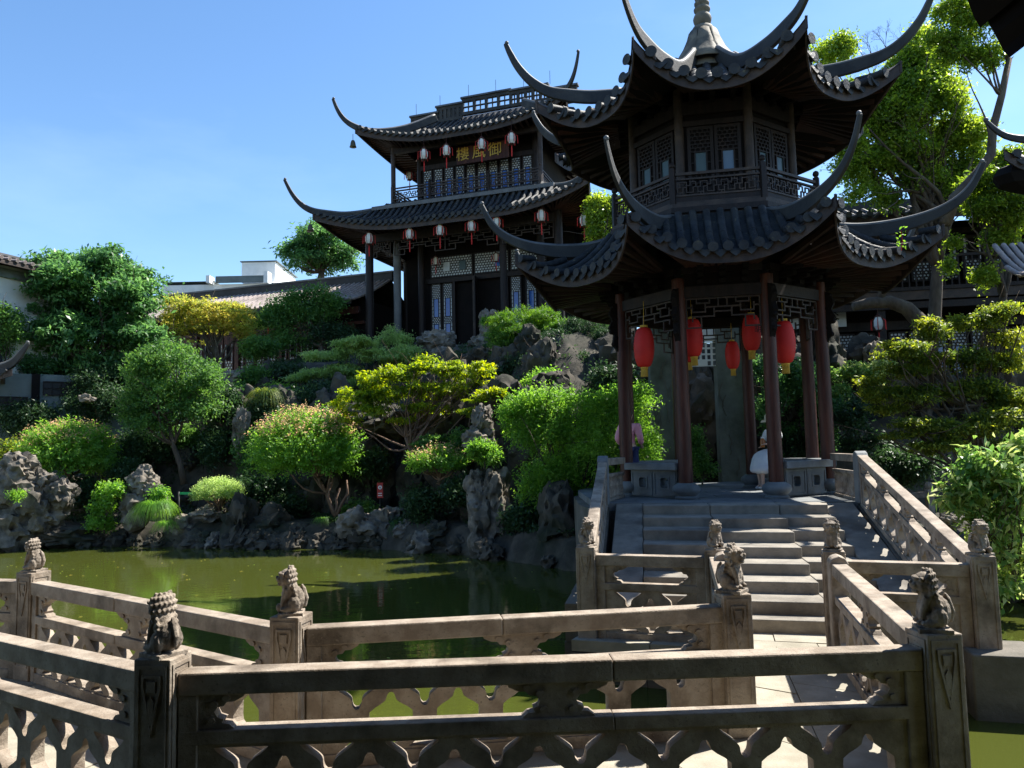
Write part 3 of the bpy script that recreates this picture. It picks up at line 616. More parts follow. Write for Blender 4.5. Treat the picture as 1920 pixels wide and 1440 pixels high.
# newel stones at the stair head
for p, lab in ((LT, 'newel stone at the head of the left stair balustrade'), (RT, 'sunlit rounded newel at the head of the right stair balustrade')):
    mb = MB(); f = frame(p + P2(0, 0.0), (PV.x, PV.y)); mb.plate([(-.16, FZ - .02), (.13, FZ - .02), (.13, FZ + .70), (.09, FZ + .76), (0, FZ + .79), (-.1, FZ + .76), (-.16, FZ + .70)], [], f, -.085, .085); o = mb.build('newel_stone', M['greystone'], None); bevel(o, .015); tag(o, lab, 'newel')
def baluster_rail(A, B, lab, z=FZ):
    t = thing('baluster_railing', lab, 'railing', (A.x, A.y, z)); d = B - A; L_ = d.length; f = frame(A, d)
    for nm, za, zb, w_ in (('top_rail', z + .62, z + .74, .15), ('middle_rail', z + .42, z + .47, .10), ('bottom_rail', z, z + .05, .10)):
        b = MB(); b.hexa([f(.1, -w_ / 2, za), f(L_, -w_ / 2, za), f(L_, w_ / 2, za), f(.1, w_ / 2, za)], [f(.1, -w_ / 2, zb), f(L_, -w_ / 2, zb), f(L_, w_ / 2, zb), f(.1, w_ / 2, zb)]); bevel(b.build(nm, M['stone'], t), .01)
    n = int(L_ / .13); pm = MB(); pm.lathe((0, 0, 0), [(.035, 0), (.035, .03), (.018, .05), (.036, .12), (.022, .19), (.03, .2), (.022, .21), (.036, .28), (.018, .34), (.035, .355), (.035, .37)], 8); me = pm.mesh('baluster_form', M['stone'], True)
    for i in range(n): place('baluster', me, t, Matrix.Translation(f(.1 + (i + .5) * (L_ - .1) / n, 0, z + .05)))
baluster_rail(RT + P2(0, .1), P2(5.72, 13.8), 'short baluster rail from the right newel back to the red columns')
baluster_rail(LT + P2(0, .1), P2(2.02, 14.5), 'short baluster rail from the left newel back to the red columns')

# ================================================================== ROOF TOOLS
class Side:
    """one slope of a swept roof. A, B: eave corners (raised tips of the slope), TA, TB: top corners."""
    def __init__(s, A, B, TA, TB, zmid, ext, dc, pw, q=1.5):
        s.A, s.B, s.TA, s.TB = map(Vector, (A, B, TA, TB)); d = s.B - s.A; s.L = math.hypot(d.x, d.y)
        s.x = Vector((d.x, d.y, 0)) / s.L; s.y = Vector((-s.x.y, s.x.x, 0))     # y points inward
        s.C = (s.A + s.B) / 2; s.C.z = 0; s.half = s.L / 2
        s.Y = (s.TA - s.C).dot(s.y); s.tA = (s.TA - s.C).dot(s.x); s.tB = (s.TB - s.C).dot(s.x)
        s.zA, s.zB, s.zT, s.zmid, s.ext, s.dc, s.pw, s.q = s.A.z, s.B.z, (s.TA.z + s.TB.z) / 2, zmid, ext, dc, pw, q
    def c(s, x):
        d = s.half - abs(x); return max(0, 1 - max(0, d) / s.dc) ** s.pw
    def ye(s, x): return s.ext * (1 - s.c(x))
    def ze(s, x): return s.zmid + ((s.zA if x < 0 else s.zB) - s.zmid) * s.c(x)
    def z(s, x, y):
        a = s.ye(x); w_ = min(1, max(0, (y - a) / max(.01, s.Y - a))); return s.ze(x) + (s.zT - s.ze(x)) * w_ ** s.q
    def P(s, x, y, dz=0): v = s.C + s.x * x + s.y * y; v.z = s.z(x, y) + dz; return v
    def hipy(s, x):
        if x < s.tA: return s.Y * (x + s.half) / (s.tA + s.half)
        if x > s.tB: return s.Y * (s.half - x) / (s.half - s.tB)
        return s.Y
    def grid(s, nu, nw, dz=0, mb=None, flip=False, inset=0):
        mb = mb or MB(); vs = []
        for j in range(nw + 1):
            for i in range(nu + 1):
                u = -1 + 2 * i / nu; xe = u * (s.half); y0 = s.ye(xe) + inset; y = y0 + (s.Y - y0) * j / nw; k = y / s.Y
                xl = -s.half + (s.tA + s.half) * k; xr = s.half + (s.tB - s.half) * k; x = xl + (xr - xl) * (u + 1) / 2
                if j == 0: x = xe
                vs.append(s.P(x, y, dz))
        mb.add(vs, [(j * (nu + 1) + i, j * (nu + 1) + i + 1, (j + 1) * (nu + 1) + i + 1, (j + 1) * (nu + 1) + i) for j in range(nw) for i in range(nu)]); return mb
    def board(s, nu, dy, z0, z1, th):
        mb = MB(); ps = []
        for i in range(nu + 1):
            x = -s.half + 2 * s.half * i / nu; y = s.ye(x) + dy; b = s.C + s.x * x + s.y * y; z = s.ze(x)
            ps.append([b + Vector((0, 0, z + z0)), b + s.y * th + Vector((0, 0, z + z0)), b + s.y * th + Vector((0, 0, z + z1)), b + Vector((0, 0, z + z1))])
        mb.add([p for q in ps for p in q], [(4 * i + k, 4 * i + (k + 1) % 4, 4 * i + 4 + (k + 1) % 4, 4 * i + 4 + k) for i in range(nu) for k in range(4)] + [(3, 2, 1, 0), (4 * nu, 4 * nu + 1, 4 * nu + 2, 4 * nu + 3)]); return mb
    def rows(s, pitch, r, parent, m='tile', joint=.24, n=8, kinds=True, maxlen=9, drip=True, disc=1.12):
        N = int(2 * (s.half - .04) / pitch); off = -(N - 1) * pitch / 2
        for k in range(N):
            x = off + k * pitch; ye = s.ye(x) - .075; y1 = min(s.hipy(x) - .02, ye + maxlen)
            if y1 - ye < .12: y1 = ye + .12
            ln = y1 - ye; nj = max(1, int(ln / joint)); pts, rad = [], []
            jx = random.uniform(-.006, .006); jz = random.uniform(-.008, .008)
            for j in range(nj):
                for t, rr in ((0, 1.12), (.07, 1.12), (.08, 1.0), (.97, .97)):
                    y = ye + ln * (j + t) / nj; pts.append(s.P(x + jx, y, r * .7 + jz)); rad.append(r * rr * (disc if j == 0 and t < .07 else 1))
            pts.append(s.P(x + jx, y1, r * .7)); rad.append(r * .95)
            b = MB(); b.tube(pts, rad, n); b.build('barrel_tile', M[m], parent, smooth=True, fix=False, auto=50)
            if drip and k < N - 1:
                xm = x + pitch / 2; y = s.ye(xm) - .005; p = s.C + s.x * xm + s.y * y; z = s.ze(xm) + .005
                w_ = pitch * .46; f = lambda a, t, h, p=p, z=z: p + s.x * a - s.y * (t - h * .25) + Vector((0, 0, z + h))
                b = MB(); b.plate([(-w_, .03), (-w_ * .95, -.02), (-w_ * .55, -.075), (0, -.125), (w_ * .55, -.075), (w_ * .95, -.02), (w_, .03), (0, -.005)], [], f, 0, .02)
                b.build('drip_tile', M[m], parent)
    def rafters(s, pitch, parent, y1, z_in, wd=.07, ht=.085, m='eavewood', name='rafters'):
        mb = MB(); N = int(2 * (s.half - .1) / pitch)
        for k in range(N):
            x = -(N - 1) * pitch / 2 + k * pitch; xi = x * min(1, max(.3, 1 - .5 * y1 / s.half)) if s.half < 3 else max(-s.half + y1, min(s.half - y1, x))
            p = s.C + s.x * x + s.y * (s.ye(x) + .06); p.z = s.ze(x) - .10
            q = s.C + s.x * xi + s.y * y1; q.z = z_in; mb.beam(p, q, wd, ht)
        return mb.build(name, M[m], parent)
def horn(prof, O, dr, parent, w0=.105, w1=.04, h0=.23, h1=.07, m='ridge', cap='lead', hs=None):
    """fin-shaped hip ridge; prof = (radial, z of its top) going outward"""
    dr = Vector(dr).normalized(); sd_ = Vector((-dr.y, dr.x, 0)); mb = MB(); N = len(prof)
    # smooth the profile (Catmull-Rom)
    P = [Vector((a, b)) for a, b in prof]; Q = []
    for i in range(N - 1):
        p0, p1, p2, p3 = P[max(0, i - 1)], P[i], P[i + 1], P[min(N - 1, i + 2)]
        for k in range(5):
            t = k / 5; Q.append(.5 * ((2 * p1) + (p2 - p0) * t + (2 * p0 - 5 * p1 + 4 * p2 - p3) * t * t + (3 * p1 - p0 - 3 * p2 + p3) * t ** 3))
    Q.append(P[-1]); N = len(Q); vs = []; tops = []
    for i, q in enumerate(Q):
        t = i / (N - 1); tg = (Q[min(i + 1, N - 1)] - Q[max(0, i - 1)]).normalized(); nn = Vector((-tg.y, tg.x))
        if nn.y < 0 and tg.x > .0: nn = -nn
        h = h0 + (h1 - h0) * max(0, (t - .35) / .65) ** .8; w_ = w0 + (w1 - w0) * t; bt = q - nn * h
        c = Vector(O) + dr * q.x; c.z = q.y; e = Vector(O) + dr * bt.x; e.z = bt.y; tops.append(c)
        vs += [e - sd_ * w_ / 2, e + sd_ * w_ / 2, c + sd_ * w_ * .5, c - sd_ * w_ * .5]
    mb.add(vs, [(4 * i + k, 4 * i + (k + 1) % 4, 4 * i + 4 + (k + 1) % 4, 4 * i + 4 + k) for i in range(N - 1) for k in range(4)] + [(3, 2, 1, 0), (4 * N - 4, 4 * N - 3, 4 * N - 2, 4 * N - 1)])
    o = mb.build('hip_ridge', M[m], parent); bevel(o, .012)
    c2 = MB(); rr = [(w0 + (w1 - w0) * i / (N - 1)) * .54 for i in range(N)]
    c2.tube([t for t in tops], rr, 6); c2.ball(tops[-1], rr[-1] * 1.9, 8, 6); c2.build('ridge_cap', M[cap], o, smooth=True); return o

# lattice pieces
def bars(segs, f, t=.018, d=.03, mb=None):
    mb = mb or MB(); h = t / 2; hd = d / 2
    for i, (x0, z0, x1, z1) in enumerate(segs):
        e = (i % 7) * .0006
        if abs(x0 - x1) > abs(z0 - z1): q = [(min(x0, x1) - h, z0 - h), (max(x0, x1) + h, z0 - h), (max(x0, x1) + h, z0 + h), (min(x0, x1) - h, z0 + h)]
        else: q = [(x0 - h, min(z0, z1) + h), (x0 + h, min(z0, z1) + h), (x0 + h, max(z0, z1) - h), (x0 - h, max(z0, z1) - h)]
        mb.hexa([f(x, -hd - e, z) for x, z in q], [f(x, hd + e, z) for x, z in q])
    return mb
def fret_rail(x0, x1, z0, z1):
    """meander band for a balcony railing"""
    W_, H = x1 - x0, z1 - z0; n = max(1, round(W_ / (H * 1.5))); u = W_ / n; S = []
    unitp = [(0, .5, .18, .5), (.18, .5, .18, .85), (.18, .85, .5, .85), (.5, .85, .5, .15), (.5, .15, .82, .15), (.82, .15, .82, .5), (.82, .5, 1, .5), (.32, 0, .32, .5), (.32, .5, .5, .5), (.5, .62, .68, .62), (.68, .62, .68, 1), (.18, .15, .18, 0), (.05, .15, .32, .15), (.05, .15, .05, .5), (.82, .85, .82, 1), (.68, .85, .95, .85), (.95, .85, .95, .5)]
    for i in range(n):
        for a, b, c, d in unitp: S.append((x0 + (i + a) * u, z0 + b * H, x0 + (i + c) * u, z0 + d * H))
    return S
def fret_hang(x0, x1, z1, H):
    W_ = x1 - x0; half = [(0, 0, .5, 0), (0, 0, 0, 1), (0, 1, .20, 1), (.20, 1, .20, .62), (.08, .62, .38, .62), (.38, .62, .38, .30), (.26, .30, .5, .30), (.08, .62, .08, .82), (.08, .16, .08, .46), (.08, .46, .26, .46), (.26, .46, .26, .16), (.14, .16, .32, .16), (.32, 0, .32, .16), (.14, .16, .14, 0), (.44, .0, .44, .30), (0, .30, .08, .30), (.38, .46, .5, .46)]
    S = []
    for a, b, c, d in half:
        S.append((x0 + a * W_, z1 - b * H, x0 + c * W_, z1 - d * H)); S.append((x1 - a * W_, z1 - b * H, x1 - c * W_, z1 - d * H))
    return S
def leaf_panel(w_, h, spec, hx=3, frame_=.05, bar=.014):
    """outline and holes of a lattice door/window leaf. spec: list of ('hex'|'pane'|'side'|'solid', height share)"""
    holes = []; panes = []; z = h - frame_; x0, x1 = frame_, w_ - frame_; tot = sum(s for _, s in spec); H = h - 2 * frame_
    for kind, sh in spec:
        hh = H * sh / tot; za, zb = z - hh, z; z = za
        if kind == 'hex':
            nr = max(1, round(hh / ((x1 - x0) / hx * .8))); cw = (x1 - x0) / hx; ch = hh / nr
            for r in range(nr):
                sh_ = (r % 2) * .5
                for c in range(hx + (1 if sh_ else 0)):
                    a = x0 + (c - sh_) * cw + bar / 2; b = a + cw - bar; a, b = max(a, x0 + bar / 2), min(b, x1 - bar / 2)
                    if b - a < .02: continue
                    l, u_ = za + r * ch + bar / 2, za + (r + 1) * ch - bar / 2; k = min((b - a), (u_ - l)) * .24
                    holes.append([(a + k, l), (b - k, l), (b, l + k), (b, u_ - k), (b - k, u_), (a + k, u_), (a, u_ - k), (a, l + k)])
        elif kind == 'pane':
            s_ = (x1 - x0) * .2; holes.append([(x0 + s_ + bar, za + bar), (x1 - s_ - bar, za + bar), (x1 - s_ - bar, zb - bar), (x0 + s_ + bar, zb - bar)]); panes.append((x0 + s_, za, x1 - s_, zb))
            nz_ = max(2, int(hh / .16))
            for side in (0, 1):
                a, b = (x0 + bar / 2, x0 + s_ - bar / 2) if side == 0 else (x1 - s_ + bar / 2, x1 - bar / 2)
                for q in range(nz_): holes.append([(a, za + hh * q / nz_ + bar / 2), (b, za + hh * q / nz_ + bar / 2), (b, za + hh * (q + 1) / nz_ - bar / 2), (a, za + hh * (q + 1) / nz_ - bar / 2)])
    return [(0, 0), (w_, 0), (w_, h), (0, h)], holes, panes
ID = lambda x, n, z: Vector((x, n, z))
_LP = {}
def lattice_leaf(parent, Mw, w_, h, spec, hx=3, wood='darkwood', glass='frost', blue='blueglass', name='lattice_leaf', bar=.014):
    key = (w_, h, str(spec), hx, wood, glass, blue, bar)
    if key not in _LP:
        out, holes, panes = leaf_panel(w_, h, spec, hx, bar=bar); a = MB(); a.plate(out, holes, ID, -.02, .02)
        g = MB(); g.box((w_ / 2, .012, h / 2), (w_ - .06, .008, h - .06)); b = MB()
        for p in panes: b.box(((p[0] + p[2]) / 2, .004, (p[1] + p[3]) / 2), (p[2] - p[0], .006, p[3] - p[1]))
        _LP[key] = (a.mesh('leaf_form', M[wood]), g.mesh('glass_form', M[glass]), b.mesh('pane_form', M[blue]) if panes else None)
    a, g, b = _LP[key]; o = place(name, a, parent, Mw); link('glass', g, o)
    if b: link('blue_pane', b, o)
    return o
def fmat(o, a, z=0):
    """matrix of a frame at o with x along a"""
    a = Vector((a[0], a[1], 0)).normalized(); m_ = Matrix(((a.x, -a.y, 0, o[0]), (a.y, a.x, 0, o[1]), (0, 0, 1, z), (0, 0, 0, 1))); return m_

# ================================================================== THE PAVILION
pav = thing('octagonal_pavilion', 'dark two-tiered octagonal pavilion with upswept tiled eaves at the head of the stone stairs', 'pavilion', (PCN.x, PCN.y, FZ))
def oc(k, R, z):      # corner k: 0 front left, 1 front right, 2 right, -1 left
    a = R_(-112.5 + 45 * k) - YW; return Vector((PCN.x + R * math.cos(a), PCN.y + R * math.sin(a), z))
def odir(k): return (oc(k, 1, 0) - Vector((PCN.x, PCN.y, 0)))
RC = 1.98
def lathe_mesh(prof, m, n=16): b = MB(); b.lathe((0, 0, 0), prof, n); return b.mesh('turned', M[m], True)
base_me = lathe_mesh([(.20, 0), (.21, .03), (.17, .06), (.235, .12), (.25, .17), (.235, .22), (.16, .27), (.15, .28)], 'greystone', 20)
base_me.set_sharp_from_angle(angle=R_(40))
for k in range(8):
    p = oc(k, RC, FZ); o = place('column_base', base_me, pav, Matrix.Translation(p))
    b = MB(); b.tube([p + Vector((0, 0, .27)), p + Vector((0, 0, 1.6)), p + Vector((0, 0, 3.9))], [.125, .122, .112], 18); b.build('column', M['redwood'], pav, smooth=True, auto=50)
    # carved bracket beside the column heads
    b = MB()
    d = odir(k); sdv = Vector((-d.y, d.x, 0)); prof = [(.10, 0), (.20, -.05), (.26, -.22), (.20, -.34), (.27, -.48), (.17, -.62), (.20, -.78), (.11, -.95), (.11, 0)]
    f = lambda x, n, z, p=p, d=d, sdv=sdv: p + d * x + sdv * n + Vector((0, 0, 3.72 + z)); b.plate(prof, [], f, -.05, .05)
    for j in range(7): b.ball(f(.17 + .05 * math.sin(j * 2.1), .0, -.08 - j * .12), (.06, .07, .05), 7, 5)
    b.build('carved_bracket', M['inkwood'], pav, smooth=False)
zt = 4.70
for k in range(8):
    A, B = oc(k, RC, 0), oc(k + 1, RC, 0); d = B - A; L_ = d.length; f = frame(A, d); fm = lambda x, n, z, f=f: f(x, n, z)
    b = MB(); b.hexa([f(.09, -.06, zt), f(L_ - .09, -.06, zt), f(L_ - .09, .06, zt), f(.09, .06, zt)], [f(.09, -.06, zt + .20), f(L_ - .09, -.06, zt + .20), f(L_ - .09, .06, zt + .20), f(.09, .06, zt + .20)]); b.build('beam', M['darkwood'], pav)
    b = MB(); b.plate([(.1, zt + .2), (L_ - .1, zt + .2), (L_ - .1, zt + .44), (.1, zt + .44)], [], f, -.02, .02); b.build('frieze_board', M['inkwood'], pav)
    b = MB(); b.hexa([f(.06, -.05, zt + .44), f(L_ - .06, -.05, zt + .44), f(L_ - .06, .05, zt + .44), f(.06, .05, zt + .44)], [f(.06, -.05, zt + .56), f(L_ - .06, -.05, zt + .56), f(L_ - .06, .05, zt + .56), f(.06, .05, zt + .56)]); b.build('eave_beam', M['darkwood'], pav)
    S = fret_hang(.13, L_ - .13, zt - .02, .52); b = bars(S, f, .024, .03); b.build('hanging_lattice', M['fascia'], pav)
    # stepped bracket blocks between
    b = MB()
    for x in (.25, .5, .75):
        for j in range(3): b.box(f(L_ * x, -.08 - .09 * j, zt + .26 + .10 * j), (.10, .20 + .1 * j, .07), math.atan2(d.y, d.x))
    b.build('bracket_set', M['inkwood'], pav)
mb = MB(); mb.add([oc(k, RC - .03, zt + .54) for k in range(8)], [tuple(range(8))]); mb.build('ceiling', M['inkwood'], pav)
# stone parapets between the columns
def parapet(k, lab, holes=True):
    A, B = oc(k, RC, 0), oc(k + 1, RC, 0); d = B - A; L_ = d.length; f = frame(A, d)
    t = thing('stone_bench', lab, 'stone bench', ((A + B) / 2 + Vector((0, 0, FZ))).to_tuple(), 'stone benches between the red columns')
    b = MB(); b.hexa([f(.10, -.16, FZ + .50), f(L_ - .10, -.16, FZ + .50), f(L_ - .10, .16, FZ + .50), f(.10, .16, FZ + .50)], [f(.10, -.16, FZ + .63), f(L_ - .10, -.16, FZ + .63), f(L_ - .10, .16, FZ + .63), f(.10, .16, FZ + .63)]); bevel(b.build('seat_slab', M['greystone'], t), .012)
    x0, x1 = .17, L_ - .17; hol = []
    for i in range(2):
        a = x0 + .10 + i * (x1 - x0 - .06) / 2; bb = a + (x1 - x0) / 2 - .15; m_ = (a + bb) / 2; q = .10
        hol.append([(m_ - q + .03, FZ + .18), (m_ + q - .03, FZ + .18), (m_ + q, FZ + .21), (m_ + q, FZ + .33), (m_ + q - .03, FZ + .36), (m_ - q + .03, FZ + .36), (m_ - q, FZ + .33), (m_ - q, FZ + .21)])
    b = MB(); b.plate([(x0, FZ + .02), (x1, FZ + .02), (x1, FZ + .5), (x0, FZ + .5)], hol, f, -.05, .05); b.build('pierced_panel', M['greystone'], t)
    b = MB(); n = 2
    for i in range(2):
        a = x0 + .02 + i * (x1 - x0) / 2; bb = a + (x1 - x0) / 2 - .04
        b.plate([(a, FZ + .04), (bb, FZ + .04), (bb, FZ + .47), (a, FZ + .47)], [[(a + .03, FZ + .07), (bb - .03, FZ + .07), (bb - .03, FZ + .44), (a + .03, FZ + .44)]], f, -.064, .064)
        m_ = hol[i]; cx = (m_[0][0] + m_[1][0]) / 2; b.plate([(cx - .125, FZ + .155), (cx + .125, FZ + .155), (cx + .125, FZ + .385), (cx - .125, FZ + .385)], [list(m_)], f, -.062, .062)
    b.build('moulding', M['greystone'], t); return t
parapet(-1, 'grey pierced stone bench left of the pavilion entrance'); parapet(1, 'grey stone bench right of the pavilion entrance')
parapet(2, 'stone bench on the right side of the pavilion'); parapet(3, 'stone bench at the back right where the woman in white sits'); parapet(5, 'stone bench at the back left of the pavilion')
# lower roof
def octroof(Rt, zt_, Rc, zc, zmid, ext, dc, pw, q, pitch, r, wall_in, zin, prof, top_prof_z, rafter_pitch):
    sides = []
    for k in range(8):
        s = Side(oc(k, Rc, zc), oc(k + 1, Rc, zc), oc(k, Rt, zt_), oc(k + 1, Rt, zt_), zmid, ext, dc, pw, q)
        # make sure "inward" points to the centre
        sides.append(s)
        s.grid(18, 8).build('roof_slope', M['tile'], pav, smooth=True, fix=False)
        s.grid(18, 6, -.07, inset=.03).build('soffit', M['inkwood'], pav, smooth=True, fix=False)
        s.board(24, .02, -.20, .015, .035).build('fascia', M['fascia'], pav)
        s.rafters(rafter_pitch, pav, wall_in, zin)
        s.rows(pitch, r, pav, n=12)
    for k in range(8): horn(prof, (PCN.x, PCN.y, 0), odir(k), pav)
    return sides
octroof(2.25, 6.15, 4.1, 5.78, 5.17, .50, 1.5, 2.3, 1.6, .235, .066, 1.75, 5.25, [(2.0, 6.2), (2.6, 6.03), (3.1, 5.98), (3.6, 6.0), (4.0, 6.08), (4.3, 6.22), (4.52, 6.43), (4.70, 6.76)], 0, .20)
octroof(.35, 9.75, 3.62, 8.86, 8.25, .50, 1.35, 2.3, 1.6, .27, .078, 1.55, 8.55, [(.6, 9.95), (1.4, 9.35), (2.3, 9.14), (3.0, 9.12), (3.36, 9.16), (3.66, 9.32), (3.90, 9.56), (4.06, 9.82), (4.15, 10.0)], 0, .20)
# upper storey
def ring(name, R0, R1_, z0, z1, m, parent=pav):
    b = MB(); vs = []
    for R, z in ((R0, z0), (R1_, z0), (R1_, z1), (R0, z1)): vs += [oc(k, R, z) for k in range(8)]
    b.add(vs, [(8 * j + k, 8 * j + (k + 1) % 8, 8 * ((j + 1) % 4) + (k + 1) % 8, 8 * ((j + 1) % 4) + k) for j in range(4) for k in range(8)]); return b.build(name, M[m], parent)
ring('cornice', 1.2, 2.16, 6.22, 6.32, 'darkwood'); ring('cornice', 1.2, 2.10, 6.12, 6.215, 'darkwood'); ring('floor_edge', 1.2, 2.11, 6.325, 6.40, 'fascia'); ring('floor_edge', 1.2, 2.06, 6.02, 6.115, 'darkwood')
for k in range(8):
    A, B = oc(k, 2.04, 0), oc(k + 1, 2.04, 0); d = B - A; L_ = d.length; f = frame(A, d); rzz = math.atan2(d.y, d.x)
    b = MB(); b.box(f(0, 0, 6.72), (.10, .10, .66), rzz - R_(22.5)); b.lathe(f(0, 0, 7.05), [(.035, 0), (.035, .03), (.055, .05), (.06, .08), (.045, .12), (.01, .14)], 10); b.build('railing_post', M['darkwood'], pav)
    for z0, z1 in ((6.93, 6.98), (6.84, 6.87), (6.54, 6.57), (6.40, 6.44)):
        b = MB(); b.hexa([f(.05, -.03, z0), f(L_ - .05, -.03, z0), f(L_ - .05, .03, z0), f(.05, .03, z0)], [f(.05, -.03, z1), f(L_ - .05, -.03, z1), f(L_ - .05, .03, z1), f(.05, .03, z1)]); b.build('handrail' if z0 > 6.9 else 'rail', M['fascia'], pav)
    b = bars(fret_rail(.06, L_ - .06, 6.57, 6.84), f, .016, .025); b.build('fret', M['fascia'], pav)
    b = MB(); b.plate([(.05, 6.44), (L_ - .05, 6.44), (L_ - .05, 6.54), (.05, 6.54)], [], f, -.012, .012); b.build('skirt_board', M['darkwood'], pav)
    # wall of the room
    A, B = oc(k, 1.62, 0), oc(k + 1, 1.62, 0); d = B - A; L_ = d.length; f = frame(A, d)
    b = MB(); b.tube([f(0, 0, 6.4), f(0, 0, 8.7)], .085, 12); b.build('upper_column', M['fascia'], pav, smooth=True, auto=50)
    for z0, z1 in ((8.2, 8.45), (7.98, 8.08)):
        b = MB(); b.hexa([f(.06, -.05, z0), f(L_ - .06, -.05, z0), f(L_ - .06, .05, z0), f(.06, .05, z0)], [f(.06, -.05, z1), f(L_ - .06, -.05, z1), f(L_ - .06, .05, z1), f(.06, .05, z1)]); b.build('lintel', M['darkwood'], pav)
    b = MB(); b.plate([(.08, 6.4), (L_ - .08, 6.4), (L_ - .08, 8.2), (.08, 8.2)], [], f, .03, .06); b.build('wall_board', M['inkwood'], pav)
    wd = round((L_ - .30) / 2, 3)
    for i in range(2): lattice_leaf(pav, fmat(f(.14 + i * (wd + .02), 0, 0), d, 6.42), wd, 1.55, [('hex', 1), ('pane', 1.0), ('hex', .6), ('solid', .8)], 4, wood='darkwood', glass='inkwood', blue='dimglass' if (k == 0 and i == 1) else 'greenglass', name='lattice_window', bar=.018)
    b = MB()
    for x in (.2, .5, .8):
        for j in range(3): b.box(f(L_ * x, -.06 - .09 * j, 8.42 + .10 * j), (.09, .18 + .1 * j, .065), math.atan2(d.y, d.x))
    b.build('bracket_set', M['inkwood'], pav)
# finial
zc_ = 9.95
fin = link('finial', None, pav); fin.location = Vector((0, 0, zc_ - FZ))
b = MB(); b.lathe((PCN.x, PCN.y, zc_), [(.60, -.32), (.52, -.1), (.41, .12), (.32, .30), (.27, .45), (.25, .55), (.25, .66), (.20, .74), (.13, .78)], 24); b.build('finial_skirt', M['finialstone'], fin, smooth=True, auto=50)
for k in range(8):
    a = R_(45 * k + 22.5) - YW + R_(22.5); d = Vector((math.cos(a), math.sin(a), 0)); s_ = Vector((-d.y, d.x, 0)); vs = []
    pr = [(.29, .60, .10), (.34, .42, .135), (.42, .22, .18), (.54, .02, .22), (.70, -.20, .26)]
    for r, z, w_ in pr:
        for t in (-1, -.5, 0, .5, 1): vs.append(Vector((PCN.x, PCN.y, zc_ + z + .03 * (1 - t * t))) + d * r * (1 - .0 * abs(t)) + s_ * w_ * t)
    b = MB(); b.add(vs, [(j * 5 + i, j * 5 + i + 1, (j + 1) * 5 + i + 1, (j + 1) * 5 + i) for j in range(4) for i in range(4)]); o = b.build('finial_petal', M['finialstone'], fin, smooth=True); sm = o.modifiers.new('s', 'SOLIDIFY'); sm.thickness = .02
b = MB(); z0 = zc_ + .76
b.lathe((PCN.x, PCN.y, z0), [(.14, 0), (.155, .04), (.18, .10), (.19, .17), (.165, .24), (.12, .28), (.125, .30), (.165, .34), (.17, .38), (.13, .42), (.12, .44), (.15, .47), (.155, .51), (.12, .55), (.11, .57), (.14, .60), (.14, .64), (.10, .68), (.12, .73), (.17, .82), (.18, .92), (.13, 1.03), (.07, 1.10), (.10, 1.2), (.11, 1.28), (.06, 1.38), (.02, 1.55), (.005, 1.7)], 20); b.build('finial_gourd', M['finialstone'], fin, smooth=True)

# ================================================================== THE TWO-STOREY HALL
HY = R_(19); HU = Vector((math.cos(HY), -math.sin(HY), 0)); HV = Vector((math.sin(HY), math.cos(HY), 0)); HO = Vector((-5.92, 32, 0)); HZ = 6.2
hall = thing('two_storey_hall', 'dark timber two-storey hall with upswept tiled eaves and gold characters on top of the rockery', 'hall', (HO.x, HO.y, HZ))
def hp(s, t, z=0): v = HO + HU * s + HV * t; v.z = z; return v
hf = lambda s0=0, t0=0: (lambda x, n, z: hp(s0 + x, t0 + n, z))
def hbox(name, s0, s1, t0, t1, z0, z1, m, parent=None):
    b = MB(); b.hexa([hp(s0, t0, z0), hp(s1, t0, z0), hp(s1, t1, z0), hp(s0, t1, z0)], [hp(s0, t0, z1), hp(s1, t0, z1), hp(s1, t1, z1), hp(s0, t1, z1)]); return b.build(name, M[m], parent or hall)
def hroof(s0, s1, t0, t1, zc, zmid, ext, dc, pw, si0, si1, ti0, ti1, zt_, pitch, r, wall, zin, rows=(True, False, False, True), q=1.4):
    cn = [hp(s0, t0, zc), hp(s1, t0, zc), hp(s1, t1, zc), hp(s0, t1, zc)]; tn = [hp(si0, ti0, zt_), hp(si1, ti0, zt_), hp(si1, ti1, zt_), hp(si0, ti1, zt_)]
    for k in range(4):
        s = Side(cn[k], cn[(k + 1) % 4], tn[k], tn[(k + 1) % 4], zmid, ext, dc, pw, q)
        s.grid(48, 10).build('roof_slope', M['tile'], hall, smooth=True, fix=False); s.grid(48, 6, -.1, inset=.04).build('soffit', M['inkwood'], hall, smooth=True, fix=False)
        s.board(56, .03, -.26, .02, .05).build('fascia', M['fascia'], hall); s.rafters(.26, hall, wall, zin)
        if rows[k]: s.rows(pitch, r, hall, joint=.6, n=7, maxlen=3)
hroof(-1.7, 10.0, -1.7, 8.7, 11.95, 11.25, .45, 4.2, 2.2, .75, 7.6, .35, 6.65, 12.62, .265, .075, 1.9, 11.3)
hroof(-.25, 9.0, -.75, 7.8, 15.75, 15.12, .45, 4.0, 2.2, 2.4, 6.1, 3.0, 3.6, 17.2, .265, .075, 1.6, 15.0)
dg = lambda a, b: (HU * a + HV * b).normalized()
for (s_, t_, a, b_) in ((-1.7, -1.7, -1, -1), (10.0, -1.7, 1, -1), (-1.7, 8.7, -1, 1), (10.0, 8.7, 1, 1)):
    O = hp(s_, t_); O.z = 0; horn([(-3.4, 12.7), (-2.4, 12.35), (-1.4, 12.12), (-.6, 12.10), (0, 12.15), (.42, 12.34), (.78, 12.72), (1.08, 13.25)], O, dg(a, b_), hall, .17, .06, .30, .09)
